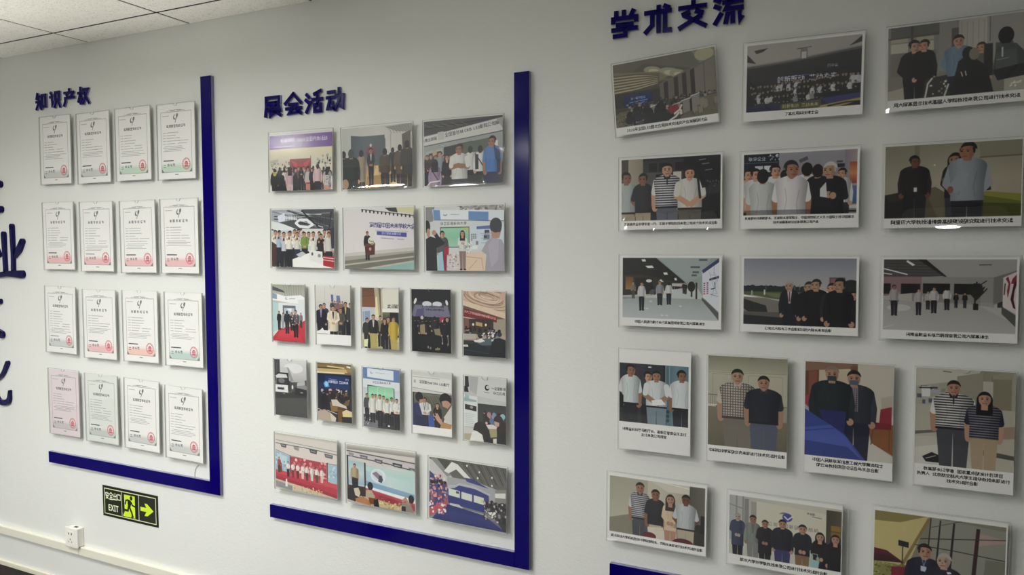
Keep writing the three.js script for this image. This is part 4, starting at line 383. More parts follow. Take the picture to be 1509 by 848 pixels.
    heads(8, 98, 66, 84, 18, 4, ['#2a2b33', '#4a4038', '#6d5a44', '#24252c'], '#a67f66'); P('#8a6a3a', '36,92 60,90 62,112 40,114'); P('#6d4c28', '58,104 78,104 78,137 60,137'); P('#5a3f24', '60,94 76,94 76,108 60,108'); P('#cfc7ba', '40,86 56,84 66,92 84,98 86,104 60,100 44,100'); O(46, 76, 8, 9, '#1d1b1e'); O(74, 84, 8, 8, '#1f1c1f'); P('#dccd9a', '72,112 84,106 100,110 100,124 74,126'); P('#26222a', '70,124 100,122 100,137 72,137'); P('#181a26', '10,112 8,90 16,78 26,80 34,96 32,116'); O(22, 88, 11, 14, '#141624'); P('#b7a896', '0,116 20,110 38,118 52,134 52,137 0,137'); P('#d5c9b8', '36,116 54,128 52,137 40,137'); L('#e3ddd2', 1.4, '28,112 56,118'); L('#e9e6de', 1.2, '0,110 10,112');
  }),
  eight_white_shirts: () => portM(() => {
    B(0, 0, 100, 137, '#c4cbd4'); P('#6a86b4', '0,0 100,2 100,30 0,26'); P('#e3e8ea', '12,2 84,4 84,26 12,22'); O(24, 11, 4, 3.4, '#9fb0c4'); O(25, 10, 3, 2.4, '#e3e8ea'); L('#b3bdc6', 1.2, '34,11 60,12'); P('#dfe4e6', '0,26 100,30 100,50 0,46'); T('华芯应用科技大学', 52, 30.4, 5, '#5d646c', { gap: 1.25 }); P('#3a4248', '12,40 86,44 86,74 12,74'); V(14, 42.4, 70, 34, '#8fcca4', '#a3dcb8', '#86c49c'); L('#d3efd9', 1, '40,44 40,60'); L('#d3efd9', .8, '60,46 60,60'); P('#c9d0d4', '0,50 12,50 12,110 0,112'); P('#d5dadc', '88,48 100,48 100,110 88,110'); V(0, 108, 100, 29, '#4c4c50', '#3a3a3c'); P('#77777a', '0,116 40,112 40,137 0,137'); speck(0, 112, 20, 20, 24, 1.4, ['#9a9a9c', '#e0e0e0', '#2a2a2e']); for (const y of [82, 90]) O(3, y, 2.4, 3, '#3a3c42');
    man(10, 60, 64, { s: '#4a5050', t: '#22232a', w: 24 }); man(34, 60, 60, { s: '#d6d8d2', t: '#24252c' }); man(56, 62, 62, { s: '#d9dbd5', t: '#24252c' }); man(26, 60, 66, { s: '#e6e6de', t: '#2a2a34', w: 30, coat: 1, a: 4 }); man(46, 60, 72, { s: '#e9e9e2', t: '#212228', w: 26 }); man(78, 64, 64, { s: '#dcded6', t: '#202128', w: 24, k: '#b98a70' }); man(66, 68, 64, { s: '#e6e8e0', t: '#212228', w: 25 }); man(92, 66, 68, { s: '#e3e4dd', t: '#1f2026', w: 28, a: 1 }); O(70, 130, 3, 2, '#e9e9e9');
  }),
  phone_checkers: () => portM(pane(0, 0, 100, 120, () => {
    B(0, 0, 100, 120, '#d5d6d0'); P('#e4e4de', '0,8 100,12 100,42 0,36'); L('#9a9b96', .8, '0,12 70,13'); T('全国首台MICRO-LED影厅', 56, 20, 6.4, '#55575c', { gap: 1.05, turn: .04 }); O(6, 22, 3, 4, '#b9b5b0'); L('#8f908c', 1, '0,36 100,44'); P('#55584e', '2,46 100,46 100,120 2,120'); V(4, 48, 96, 26, '#77796a', '#5a5a50'); for (let i = 0; i < 8; i++) L('#3f4038', 1, `${30 + i * 5},${50 + rnd(4)} ${40 + i * 6},${66 + rnd(10)}`); B(0, 46, 4, 74, '#26262a');
    man(64, 66, 70, { s: '#232328', t: '#1d1d22', fem: 1, w: 28 }); man(32, 56, 76, { s: '#d9d9d6', t: '#232640', k: '#b98f78', w: 38, a: 1, f: -.6 }); L('#4a4f5c', 1.2, '28,66 31,84 34,66'); P('#3f56a0', '40,96 54,94 56,120 42,120');
    P('#2d3060', '0,74 12,68 18,74 24,92 26,104 40,112 40,120 0,120'); P('#22244a', '6,96 26,100 40,110 40,120 8,120'); O(17, 56, 10, 11, '#211c1e'); P('#b58e76', '18,62 28,60 26,68 18,70');
    P('#dcd9d4', '76,120 84,92 100,68 100,120'); P('#d0cdc8', '80,96 96,74 100,70 100,110 88,110'); O(84, 56, 15, 13, '#1f1b1d'); P('#bd927a', '74,60 90,58 98,66 90,76 78,72'); P('#1f1b1d', '72,54 100,52 100,62 84,58 74,62'); P('#c49a80', '54,92 64,88 76,106 92,110 92,118 78,118 62,104'); O(57, 92, 4, 5, '#c49a80'); P('#26262c', '53,84 57,83 60,94 56,95'); P('#b98f5a', '76,106 100,110 98,120 70,120');
  }), null),
  booth_table_talk: () => portM(() => {
    B(0, 0, 100, 137, '#c9cac8'); P('#b9bab8', '12,0 40,0 34,40 14,30'); P('#d6d7d5', '34,0 100,0 100,48 30,40'); P('#3a3a38', '2,0 10,0 12,22 2,26'); P('#2c2c2c', '0,22 8,20 11,34 0,34'); O(55, 21, 5.4, 6, '#26282c'); O(56.4, 20, 3.6, 3.6, '#d6d7d5'); P('#d6d7d5', '57,14 62,12 61,20'); L('#3a3c42', 1, '66,21 72,21.6'); T('全国影视', 86, 18, 5.8, '#3f4247', { gap: 1.15 }); T('华芯应用', 84, 28, 5.8, '#3f4247', { gap: 1.2 }); L('#6d6f73', 1.2, '49,30.6 60,31.4'); P('#dfe4e2', '0,40 32,42 32,106 0,108'); P('#a9c4c2', '2,38 12,40 12,50 2,50'); P('#9fb3b0', '0,46 30,50 30,54 0,54'); P('#232326', '2,60 30,63 30,74 2,71'); O(18, 66, 4, 3, '#9a9c9c'); for (let i = 0; i < 8; i++) L('#b3b8b6', .9, `3,${80 + i * 4} ${20 + rnd(8)},${81 + i * 4}`);
    P('#3a3e3e', '33,56 100,58 100,137 33,137'); V(34, 56, 66, 30, '#34393a', '#3c4040'); heads(50, 96, 74, 84, 7, 5, ['#8a5a5c', '#5a7aa0', '#26262c', '#6d9aa0'], '#c49a84'); O(60, 78, 5, 6, '#b58a8a'); O(72, 78, 5, 6, '#7d94bc'); O(92, 79, 6, 6, '#9ac4c4'); P('#e4d9d4', '50,100 70,98 84,104 70,110 54,108'); P('#a8a070', '60,108 80,106 84,122 64,126'); O(54, 96, 3, 3, '#dfa9b0'); P('#d5d2cc', '0,110 30,114 40,137 0,137'); P('#b5ae92', '0,124 20,122 20,137 0,137'); P('#ecebe4', '14,137 20,118 34,114 46,124 48,137'); P('#1f1e22', '22,114 26,100 36,94 50,96 60,110 62,126 70,130 70,137 48,137 44,122 32,116'); O(82, 88, 11, 11, '#2a2226'); P('#c9a090', '72,90 84,92 84,102 74,100'); P('#1d1d21', '80,137 78,104 92,92 100,92 100,137'); P('#e4dcd8', '70,128 78,126 78,137 70,137');
  }),
  red_stage_awards: () => landM(() => {
    V(0, 0, 100, 72, '#d5d0c8', '#d9d2cb', '#cfc6be'); V(0, 0, 100, 4, '#b9b4a6', '#d9d5cc'); L('#8d8a80', .7, '0,9 100,13'); L('#4a4848', .8, '0,13 60,14.4 100,17'); P('#d9cfc9', '0,14 100,18 100,30 60,28 0,22'); for (const [x, y, w, c] of [[8, 12.6, 11, '#57585a'], [30, 14, 10, '#9a9a98'], [56, 14.6, 13, '#4a4c4e'], [80, 17.4, 14, '#5f6062']]) { P(c, `${x},${y} ${x + w},${y + .8} ${x + w - 1},${y + 5.4} ${x + 2},${y + 4.6}`); P('#8f908e', `${x + 2},${y + 1.4} ${x + w - 2},${y + 2} ${x + w - 3},${y + 3.6} ${x + 3},${y + 3.2}`); }
    L('#77706c', .7, '0,22 24,27 60,29.4 100,29.6'); P('#9ab7c8', '0,23 24,28 24,50 0,52'); P('#bcd0d8', '2,26 20,29 18,40 4,38'); speck(1, 26, 22, 22, 24, 1.6, ['#c9d9de', '#86a8bc', '#aac4d0']); P('#a9404e', '25,28 84,29.6 84,52 25,52'); speck(26, 29, 58, 20, 50, 2, ['#d7888c', '#c95a66', '#e6b4b0', '#8f2a38', '#efd0c6']); P('#a5c0cc', '86,30 100,30 100,55 86,52'); speck(87, 32, 12, 18, 14, 1.4, ['#c6d8de', '#8fb0c0']); L('#3a3032', 1, '24.6,27 24.6,50'); L('#3a3032', 1.2, '85,29 85,53');
    P('#b83a4a', '0,50 100,54 100,70 60,64 0,58'); P('#c84c58', '0,48 84,52 100,55 100,60 0,52'); P('#a22f40', '0,56 60,62 100,68 100,72 0,60'); P('#c9c0a4', '0,60 40,64 100,72 0,72'); speck(26, 64, 54, 8, 40, 1.2, ['#d9b48a', '#b9c29a', '#e3d7b4', '#c79a7a']); P('#8d9092', '0,62 28,66 28,72 0,70'); P('#e9e9e4', '17,58 19,58 20,68 16,68');
    P('#7a3a34', '3,38 10,38 11,50 4,50'); man(6, 31, 20, { s: '#b0525a', t: '#5a3a3a' }); let x = 21; for (const t of ['#24242a', '#7a2a34', '#5a2028', '#d9c6b8', '#3d3d44', '#d5cfc8', '#4a4a44', '#d9c0b8']) { man(x, 35 + (x - 21) * .03, 19.6, { s: '#ece6e0', t, w: 28, a: x % 2 }); x += t === '#d9c6b8' ? 7 : 8; }
  }),
  blue_screen_talk: () => landM(() => {
    V(0, 0, 100, 72, '#d6d1ca', '#d0c9c2', '#bdb5ae'); V(0, 0, 100, 6, '#cfcbc0', '#8f8a86'); L('#57504f', 1.4, '0,8 100,13'); P('#c9c2c6', '0,9 100,14 100,22 0,14'); L('#3a3638', 1.1, '0,14 60,17.6 100,22'); for (const [x, y, w, c] of [[3, 10, 8, '#8d8a88'], [20, 11, 12, '#6a6868'], [42, 13.6, 12, '#5a5a5c'], [68, 15.4, 14, '#3a3a3e'], [91, 18.4, 9, '#6a686a']]) { P(c, `${x},${y} ${x + w},${y + .8} ${x + w - 1},${y + 5.4} ${x + 2},${y + 4.6}`); P('#a9a6a4', `${x + 2},${y + 2} ${x + w - 2},${y + 2.6} ${x + w - 3},${y + 4} ${x + 3},${y + 3.4}`); }
    P('#b9c9d0', '2,16 27,21 27,50 2,52'); V(3, 20, 23, 28, '#a8c0c8', '#c4d4d6', '#9ab4c4'); P('#23242c', '0,14 2.4,15 2.4,52 0,52'); P('#23242c', '26.4,20 28.6,20.6 28.6,50 26.4,50'); U(29, 22, 70, 30, '#a9c6d4', '#c9dcdc', '#bcd8d2'); P('rgba(84,132,176,.55)', '29,42 99,50 99,58 29,48'); P('#cfd0cc', '29,21 99,26 99,28 29,23'); P('#b9d8d0', '29,24 99,28 99,36 29,30'); O(47, 34, 11, 8.4, '#dfe6e6'); O(46, 33.6, 8, 6.4, '#cfd9dc'); P('#8a7a8a', '38,32 44,29 52,34 50,40 44,36'); P('#3a4a58', '48,34 52,33 54,38 52,42 47,41'); P('#eef0ec', '28,48 99,56 99,60 28,51');
    P('#a9404e', '28,51 99,61 99,70 46,64 28,60'); P('#b84a58', '28,51 99,61 99,64 28,53'); for (let i = 0; i < 26; i++) L('rgba(90,20,40,.6)', .7, `${48 + i * 2},${58 + i * .22} ${48 + i * 2},${62 + i * .22}`); P('#4a2a2c', '0,50 28,50 28,62 0,62'); P('#c9b98a', '40,62 84,68 84,72 40,72'); speck(44, 63, 36, 8, 24, 1.2, ['#e3d39a', '#a9905a']);
    man(12, 23, 36, { s: '#b9a684', t: '#26262c', w: 32 }); P('#232328', '8,40 17,41 17,52 8,52'); P('#2a2226', '0,54 12,52 20,62 12,70 0,68'); P('#cfc6b0', '10,54 17,52 20,58 18,64 12,62'); O(24, 56, 4.4, 6, '#33201e'); P('#b57a4a', '12,66 24,62 34,66 36,72 14,70'); P('#b9a78c', '28,54 36,52 42,60 40,66 28,64'); O(35, 48, 4, 5, '#231d1e'); P('#7a4a30', '32,62 42,62 44,70 34,70'); P('#232328', '40,64 46,62 48,72 40,72'); P('#8f8478', '80,62 92,60 98,72 80,72'); O(94, 56, 4, 5, '#231c1d'); L('#b58a74', 3, '82,60 86,56 90,62'); P('#26262c', '80,66 86,66 86,72 80,72');
  }),
  blue_floor_hall: () => landM(() => {
    V(0, 0, 100, 72, '#5a5a54', '#6d6e68', '#8a8c8c'); for (let i = 0; i < 14; i++) L(['#77766c', '#3f3f3a'][i % 2], .9, `${40 + i * 5},${rnd(2)} ${60 + i * 4},${20 + rnd(6)}`); P('#c9c9c4', '0,2 14,6 34,22 24,28 0,18'); P('#8d8e8c', '0,0 10,0 30,18 24,20'); P('#4a4a46', '10,0 28,2 24,14'); P('#e6e5e0', '30,2 38,4 60,22 52,22 36,10 26,16 20,14'); for (const [x, y] of [[50, 4], [66, 9], [64, 16], [82, 13], [82, 22]]) O(x, y, 1, 1.2, '#f6f5ee'); P('#a9abac', '24,20 60,20 90,26 90,40 24,40'); P('#3a4280', '47,18 58,18 78,26 50,22'); P('#2f3a80', '24,34 34,32 40,27 58,28 78,34 80,54 26,50'); P('#b9bcc4', '26,29 36,28 40,25 60,26 80,32 80,34 60,29 40,28 35,31 25,33'); for (const [x, w, dy] of [[26, 15, 0], [43, 14, 1.6], [59, 13, 3]]) P('#d9dfd2', `${x},${33 + dy} ${x + w},${34.4 + dy} ${x + w},${42.4 + dy} ${x},${41 + dy}`); B(36, 35, 4, 2.6, '#4a4c4a'); B(68, 40, 3, 3, '#c9d28a');
    P('#2a357c', '26,42 72,46 72,54 26,50'); P('#c9c9c4', '28,50 40,50 46,54 72,56 72,57 28,53'); P('#242f70', '24,52 46,54 72,57 100,72 4,72 12,62'); V(10, 60, 90, 12, 'rgba(60,70,150,.3)', 'rgba(30,38,100,.4)');
    P('#3a4480', '0,16 24,30 24,52 0,66'); speck(0, 20, 24, 44, 110, 1.7, ['#b3616a', '#d9a9a4', '#3a3550', '#e6ded8', '#8a3a48', '#5a5470', '#c98a86']); for (let i = 0; i < 8; i++) O(rnd(22), rnd(26, 34), 1.6, 2, '#1d1b20'); P('#b5555f', '0,60 20,50 25,46 24,54 4,68 0,70'); speck(0, 52, 22, 12, 30, 1.4, ['#efe6e0', '#c4606a']); P('#8a8a86', '86,26 100,24 100,44 86,42'); P('#e3e2dc', '86,30 99,28 99,34 86,35'); P('#34343a', '72,42 100,40 100,72 96,70'); speck(72, 40, 28, 22, 90, 1.5, ['#232328', '#3a3a42', '#8d8a88', '#1b1b1f', '#c9bdb4']); for (let i = 0; i < 10; i++) O(74 + rnd(24), 42 + rnd(8), 1.4, 1.8, '#161519'); speck(78, 50, 8, 8, 8, 1.4, ['#f0eeea']);
  }),
});
// ---------- names, labels ----------
const used = {};
const numbered = (n) => { const k = used[n] = (used[n] ?? -1) + 1; return k ? `${n}_${String(k).padStart(3, '0')}` : n; };
const tag = (o, label, category, group) => { Object.assign(o.userData, { label, category }); if (group) o.userData.group = group; return o; };
const shade = (o) => { o.castShadow = o.receiveShadow = true; return o; };
function mesh(name, geometry, material, parent = scene, x = 0, y = 0, z = 0) {
  const o = shade(new THREE.Mesh(geometry, material)); o.name = parent === scene ? numbered(name) : name; o.position.set(x, y, z); parent.add(o); return o;
}
function thing(name, label, category, x, y, z, group) { const o = new THREE.Group(); o.name = numbered(name); o.position.set(x, y, z); scene.add(o); return tag(o, label, category, group); }
function struct(name, geometry, material, x, y, z) { const o = mesh(name, geometry, material, scene, x, y, z); o.userData.kind = 'structure'; return o; }
const boxg = (w, h, d) => new THREE.BoxGeometry(w, h, d);
const soft = (w, h, d, r = .002) => new RoundedBoxGeometry(w, h, d, 2, r);

// ---------- materials ----------
function grain(size, fn, srgb) { const d = new Uint8Array(size * size * 4); for (let y = 0; y < size; y++) for (let x = 0; x < size; x++) { const v = fn(x, y), i = (y * size + x) * 4; d[i] = v[0] ?? v; d[i + 1] = v[1] ?? v; d[i + 2] = v[2] ?? v; d[i + 3] = 255; } const t = new THREE.DataTexture(d, size, size); t.wrapS = t.wrapT = THREE.RepeatWrapping; t.magFilter = THREE.LinearFilter; t.minFilter = THREE.LinearMipmapLinearFilter; t.generateMipmaps = true; if (srgb) t.colorSpace = THREE.SRGBColorSpace; t.needsUpdate = true; return t; }
const hash = (x, y, s = 0) => { let t = Math.imul(x * 374761393 + y * 668265263 + s * 1442695041, 1274126177); t ^= t >>> 13; t = Math.imul(t, 1103515245); return ((t ^ (t >>> 16)) >>> 0) / 4294967296; };
const smooth = (x, y, p, s) => { const xi = Math.floor(x), yi = Math.floor(y), fx = x - xi, fy = y - yi, u = fx * fx * (3 - 2 * fx), v = fy * fy * (3 - 2 * fy), h = (a, b) => hash(((xi + a) % p + p) % p, ((yi + b) % p + p) % p, s); return (h(0, 0) * (1 - u) + h(1, 0) * u) * (1 - v) + (h(0, 1) * (1 - u) + h(1, 1) * u) * v; };
const rep = (t, u, v = u) => { const c = t.clone(); c.repeat.set(u, v); c.needsUpdate = true; return c; };
const orange = grain(256, (x, y) => 255 * (.5 * smooth(x / 4, y / 4, 64, 1) + .3 * smooth(x / 10.666, y / 10.666, 24, 2) + .2 * smooth(x / 2, y / 2, 128, 3)));
const fibre = grain(256, (x, y) => { const n = smooth(x / 3, y / 3, 85, 4), m = smooth(x / 1.5, y / 1.5, 170, 5); return n > .74 || m > .9 ? 60 + 90 * m : 225 + 25 * m; });
const fibreColour = grain(256, (x, y) => { const n = smooth(x / 3, y / 3, 85, 4), m = smooth(x / 1.5, y / 1.5, 170, 5), k = n > .74 || m > .9 ? 226 : 246 + 6 * m; return [k, k - 2, k - 9]; }, true);
const carpetColour = grain(256, (x, y) => { const n = smooth(x / 2, y / 2, 128, 7), m = smooth(x / 9.14, y / 9.14, 28, 8), k = 12 + 20 * n + 9 * m; return [k + 6, k, k - 3]; }, true);
const M = {
  wall: new THREE.MeshStandardMaterial({ color: '#e5e6e1', roughness: .62, bumpMap: rep(orange, 2, 2), bumpScale: .0006 }),
  plain: new THREE.MeshStandardMaterial({ color: '#dcddd9', roughness: .7 }),
  tile: new THREE.MeshStandardMaterial({ map: fibreColour, roughness: .95, bumpMap: fibre, bumpScale: .0012 }),
  plenum: new THREE.MeshStandardMaterial({ color: '#17171a', roughness: .9 }),
  carpet: new THREE.MeshStandardMaterial({ map: rep(carpetColour, 1, 1), roughness: 1 }),
  far: new THREE.MeshStandardMaterial({ color: '#4a4e50', roughness: .75 }),
  floor: new THREE.MeshStandardMaterial({ color: '#807e79', roughness: .6 }),
  skirting: new THREE.MeshStandardMaterial({ color: '#e9e3cf', roughness: .4 }),
  trunking: new THREE.MeshStandardMaterial({ color: '#ece8d8', roughness: .35 }),
  socket: new THREE.MeshStandardMaterial({ color: '#f1efe6', roughness: .28 }),
  dark: new THREE.MeshStandardMaterial({ color: '#17181a', roughness: .5 }),
  blue: new THREE.MeshPhysicalMaterial({ color: '#0a0060', roughness: .12, specularIntensity: .22 }),
  blueEdge: new THREE.MeshPhysicalMaterial({ color: '#77759c', roughness: .1, clearcoat: 1, clearcoatRoughness: .04 }),
  letterEdge: new THREE.MeshPhysicalMaterial({ color: '#8b89a8', roughness: .1 }),
  navy: new THREE.MeshPhysicalMaterial({ color: '#0a0448', roughness: .1, specularIntensity: .4 }),
  pane: new THREE.MeshPhysicalMaterial({ color: '#ffffff', transmission: 1, thickness: 0, roughness: .03, ior: 1.49, specularIntensity: .45 }),
  hazePane: new THREE.MeshPhysicalMaterial({ color: '#ffffff', transmission: 1, thickness: 0, roughness: .13, ior: 1.49, specularIntensity: .7 }),
  paneEdge: new THREE.MeshStandardMaterial({ color: '#b9bcb8', roughness: .25 }),
  paper: new THREE.MeshStandardMaterial({ color: '#f1f0ec', roughness: .7 }),
  foam: new THREE.MeshStandardMaterial({ color: '#e9e8e2', roughness: .9 }),
  housing: new THREE.MeshStandardMaterial({ color: '#5a5c5e', roughness: .6 }),
  thread: new THREE.MeshStandardMaterial({ color: '#bdbcb6', roughness: .8 }),
};
const printed = (c, rough = .45) => { const t = new THREE.CanvasTexture(c); t.colorSpace = THREE.SRGBColorSpace; t.anisotropy = 8; return new THREE.MeshStandardMaterial({ map: t, roughness: rough }); };
const sideUV = (geo, s) => { const p = geo.attributes.position, n = geo.attributes.normal, uv = geo.attributes.uv; for (let i = 0; i < p.count; i++) { const ax = Math.abs(n.getX(i)), ay = Math.abs(n.getY(i)); uv.setXY(i, (ax > .5 ? p.getZ(i) : p.getX(i)) / s, (ay > .5 ? p.getZ(i) : p.getY(i)) / s); } return geo; };   // uv in metres / s

// ---------- the room ----------
const W = ROOM.x1 - ROOM.x0, XC = (ROOM.x0 + ROOM.x1) / 2, ZC = ROOM.z1 / 2;
struct('wall_front', sideUV(boxg(W + .4, CEIL + .3, .2), .5), M.wall, XC, (CEIL + .3) / 2, -.1);
struct('wall_back', boxg(W + .4, CEIL + .3, .2), M.far, XC, (CEIL + .3) / 2, ROOM.z1 + .1);
struct('wall_left', boxg(.2, CEIL + .3, ROOM.z1), M.plain, ROOM.x0 - .1, (CEIL + .3) / 2, ZC);
struct('wall_right', boxg(.2, CEIL + .3, ROOM.z1), M.far, ROOM.x1 + .1, (CEIL + .3) / 2, ZC);
struct('floor', boxg(W + .4, .2, ROOM.z1 + .4), M.floor, XC, -.102, ZC);
tag(mesh('carpet_runner', sideUV(soft(W - .02, .008, .42, .003), .35), M.carpet, scene, XC, .002, .2255), 'dark brown-black carpet strip along the foot of the wall, lower left corner', 'carpet');
const ceiling = struct('ceiling', boxg(W, .12, ROOM.z1), M.plenum, XC, CEIL + .18, ZC);
{
  const gap = .01, whole = sideUV(soft(PITCH - gap, .02, PITCH - gap, .003), .3), strip = sideUV(soft(PITCH - gap, .02, Z_JOINT - gap / 2, .003), .3);
  const lampAt = new Set(LAMPS.map(([c, r]) => c + ',' + r));
  for (let c = -7; ; c++) {
    const x = X_JOINT + PITCH * (c + .5) + 0; if (x - PITCH / 2 > ROOM.x1) break;
    const x0 = Math.max(ROOM.x0, x - PITCH / 2), x1 = Math.min(ROOM.x1, x + PITCH / 2), full = x1 - x0 > PITCH - .001;
    if (x1 - x0 < .05) continue;
    for (let r = -1; ; r++) {
      const z0 = r < 0 ? 0 : Z_JOINT + PITCH * r, z1 = Math.min(ROOM.z1, Z_JOINT + PITCH * (r + 1)); if (z1 - z0 < .05) break;
      if (lampAt.has(c + ',' + r)) continue;
      const geo = full && r < 0 ? strip : full && z1 - z0 > PITCH - .001 ? whole : sideUV(soft(x1 - x0 - gap, .02, z1 - z0 - gap, .003), .3);
      mesh('ceiling_tile', geo, M.tile, ceiling, (x0 + x1) / 2 - XC, -.17, (z0 + (r < 0 ? -gap / 2 : 0) + z1) / 2 - ZC);
    }
  }
}
{
  const bar = new THREE.MeshStandardMaterial({ color: '#08080a', roughness: .7 });
  for (let x = X_JOINT - PITCH * 6; x < ROOM.x1; x += PITCH) if (x > ROOM.x0) mesh('grid_bar', boxg(.0096, .02, ROOM.z1), bar, ceiling, x - XC, -.168, 0);
  for (let z = Z_JOINT; z < ROOM.z1; z += PITCH) mesh('grid_bar', boxg(W, .02, .0096), bar, ceiling, 0, -.1685, z - ZC);
}
struct('baseboard_front', soft(W, .026, .012, .004), M.skirting, XC, .013, .006);

for (const [c, r, power] of LAMPS) {
  const x = X_JOINT + PITCH * (c + .5), z = Z_JOINT + PITCH * (r + .5), s = PITCH - .03;
  const t = thing('ceiling_light', `square recessed ceiling light outside the picture, ${['left of the pair near the wall', 'right of the pair near the wall', 'farthest to the left', 'farthest from the picture wall'][LAMPS.findIndex((l) => l[0] === c && l[1] === r)]}`, 'ceiling light', x, CEIL, z, 'ceiling light panels');
  for (const [w, d, px, pz] of [[s, .012, 0, s / 2 - .006], [s, .012, 0, .006 - s / 2], [.012, s - .024, s / 2 - .006, 0], [.012, s - .024, .006 - s / 2, 0]]) mesh('frame', boxg(w, RECESS + .016, d), M.housing, t, px, (RECESS + .012) / 2, pz);
  mesh('housing', boxg(s, .01, s), M.housing, t, 0, RECESS + .02, 0);
  mesh('diffuser', boxg(s - .03, .006, s - .03), new THREE.MeshStandardMaterial({ color: '#ffffff', roughness: .6, emissive: LAMP_COLOUR, emissiveIntensity: 11 }), t, 0, RECESS + .008, 0);
  const l = new THREE.RectAreaLight(LAMP_COLOUR, power, s - .04, s - .04); l.position.set(x, CEIL + RECESS, z); l.lookAt(x, 0, z); scene.add(l);
}

ADDED_SPOTS.forEach(([x, z, power], i) => {  // unseen spots, added only for streaks of reflection on the curled sheets
  const t = thing('added_spotlight', `small round added spotlight outside the picture that makes glints, ${['leftmost', 'middle', 'rightmost'][i]} of three`, 'ceiling light', x, CEIL, z, 'added glint spotlights');
  mesh('trim_ring', new THREE.TorusGeometry(.05, .005, 8, 32).rotateX(Math.PI / 2), M.socket, t, 0, -.002, 0); mesh('lens', new THREE.CylinderGeometry(.046, .046, .003, 32), new THREE.MeshStandardMaterial({ color: '#ffffff', emissive: LAMP_COLOUR, emissiveIntensity: 55 }), t, 0, -.0016, 0);
  const l = new THREE.RectAreaLight(LAMP_COLOUR, power, .07, .07); l.position.set(x, CEIL - .005, z); l.lookAt(x, 0, z); scene.add(l);
});

ADDED_UPLIGHTS.forEach(([x, z, power], i) => {  // unseen lamps, added to lift the brightness of the ceiling
  const t = thing('added_floor_uplight', `small dark added uplight outside the picture that brightens the ceiling, ${['leftmost', 'middle', 'rightmost'][i]} of three`, 'uplight', x, 0, z, 'added ceiling-brightening uplights');
  mesh('can', new THREE.LatheGeometry([[.0, 0], [.075, 0], [.08, .01], [.08, .2], [.074, .2], [.068, .15], [0, .15]].map(([r, y]) => new THREE.Vector2(r, y)), 32), M.dark, t);
  mesh('lens', new THREE.CylinderGeometry(.064, .064, .004, 32), new THREE.MeshStandardMaterial({ color: '#ffffff', emissive: '#fffdf4', emissiveIntensity: 3 }), t, 0, .153, 0);
  const l = new THREE.SpotLight('#fffdf4', power, 0, 33 * Math.PI / 180, .35, 2); l.position.set(x, .21, z); l.target.position.set(x, 3, z); l.castShadow = true; l.shadow.radius = 3; scene.add(l, l.target);
});

// ---------- holders of clear acrylic: two sheets, the print between them, foam pads behind ----------
const STAND = .016, FRONT = STAND + .0062;                      // wall to back sheet, wall to the front face
const K = (z) => (D - z) / D;
const notched = (w, h, low, top) => { const s = new THREE.Shape(); s.moveTo(-w / 2, -h / 2); if (low) { s.lineTo(-w * .2, -h / 2); s.lineTo(-w * .18, -h / 2 + low); s.lineTo(w * .18, -h / 2 + low); s.lineTo(w * .2, -h / 2); } s.lineTo(w / 2, -h / 2); s.lineTo(w / 2, h / 2); if (top) { s.lineTo(top, h / 2); s.absarc(0, h / 2, top, 0, Math.PI, true); } s.lineTo(-w / 2, h / 2); s.closePath(); return s; };
const sheetGeo = {}, sheet = (w, h, d, low, top) => sheetGeo[[w, h, d, low, top]] ??= new THREE.ExtrudeGeometry(notched(w, h, low, top), { depth: d, bevelEnabled: false, curveSegments: 16 });
function bowed(w, h, d, curl) {   // a sheet whose rim has sprung a little off the print
  const geo = new THREE.BoxGeometry(w, h, d, 30, 30, 1), p = geo.attributes.position;
  for (let i = 0; i < p.count; i++) p.setZ(i, p.getZ(i) + d / 2 + Math.max(0, curl(p.getX(i) / w + .5, p.getY(i) / h + .5)));
  geo.computeVertexNormals(); return geo;
}
const padGeo = boxg(.03, .03, STAND);
function holder(name, kind, [X, Y], w, h, canvas, label, category, group, o = {}) {
  const t = thing(name, label, category, X * K(FRONT), EYE + Y * K(FRONT), 0, group);
  if (o.turn) t.rotation.z = o.turn * Math.PI / 180;
  for (const sx of [-1, 1]) for (const sy of [-1, 1]) mesh('foam_pad', padGeo, M.foam, t, sx * (w / 2 - .045), sy * (h / 2 - .045), STAND / 2);
  mesh('back_sheet', sheet(w, h, .0022, kind === 'portrait' ? .006 : 0, 0), [M.pane, M.paneEdge], t, 0, 0, STAND);
  const inset = o.inset ?? .005, pw = w - inset * 2, ph = h - inset * 2, face = printed(canvas);
  mesh(o.part ?? 'photo_print', boxg(pw, ph, .0006), [M.paper, M.paper, M.paper, M.paper, face, M.paper], t, 0, o.drop ?? 0, STAND + .0028);
  if (o.curl) mesh('front_sheet', bowed(w, h, .0025, o.curl), [M.paneEdge, M.paneEdge, M.paneEdge, M.paneEdge, o.haze ? M.hazePane : M.pane, M.pane], t, 0, 0, STAND + .0036);
  else mesh('front_sheet', sheet(w, h, .0025, 0, kind === 'portrait' ? .011 : 0), [o.haze ? M.hazePane : M.pane, M.paneEdge], t, 0, 0, STAND + .0036);
  return t;
}
const ROWS = ['top', 'second', 'third', 'bottom'], NTH = ['leftmost', 'second from the left', 'third from the left', 'rightmost'];
const TINTS = { grey: 'rgba(176,184,178,.55)', green: 'rgba(170,208,180,.6)', pink: 'rgba(232,160,165,.62)', orange: 'rgba(236,178,158,.6)', teal: 'rgba(160,196,188,.62)' };
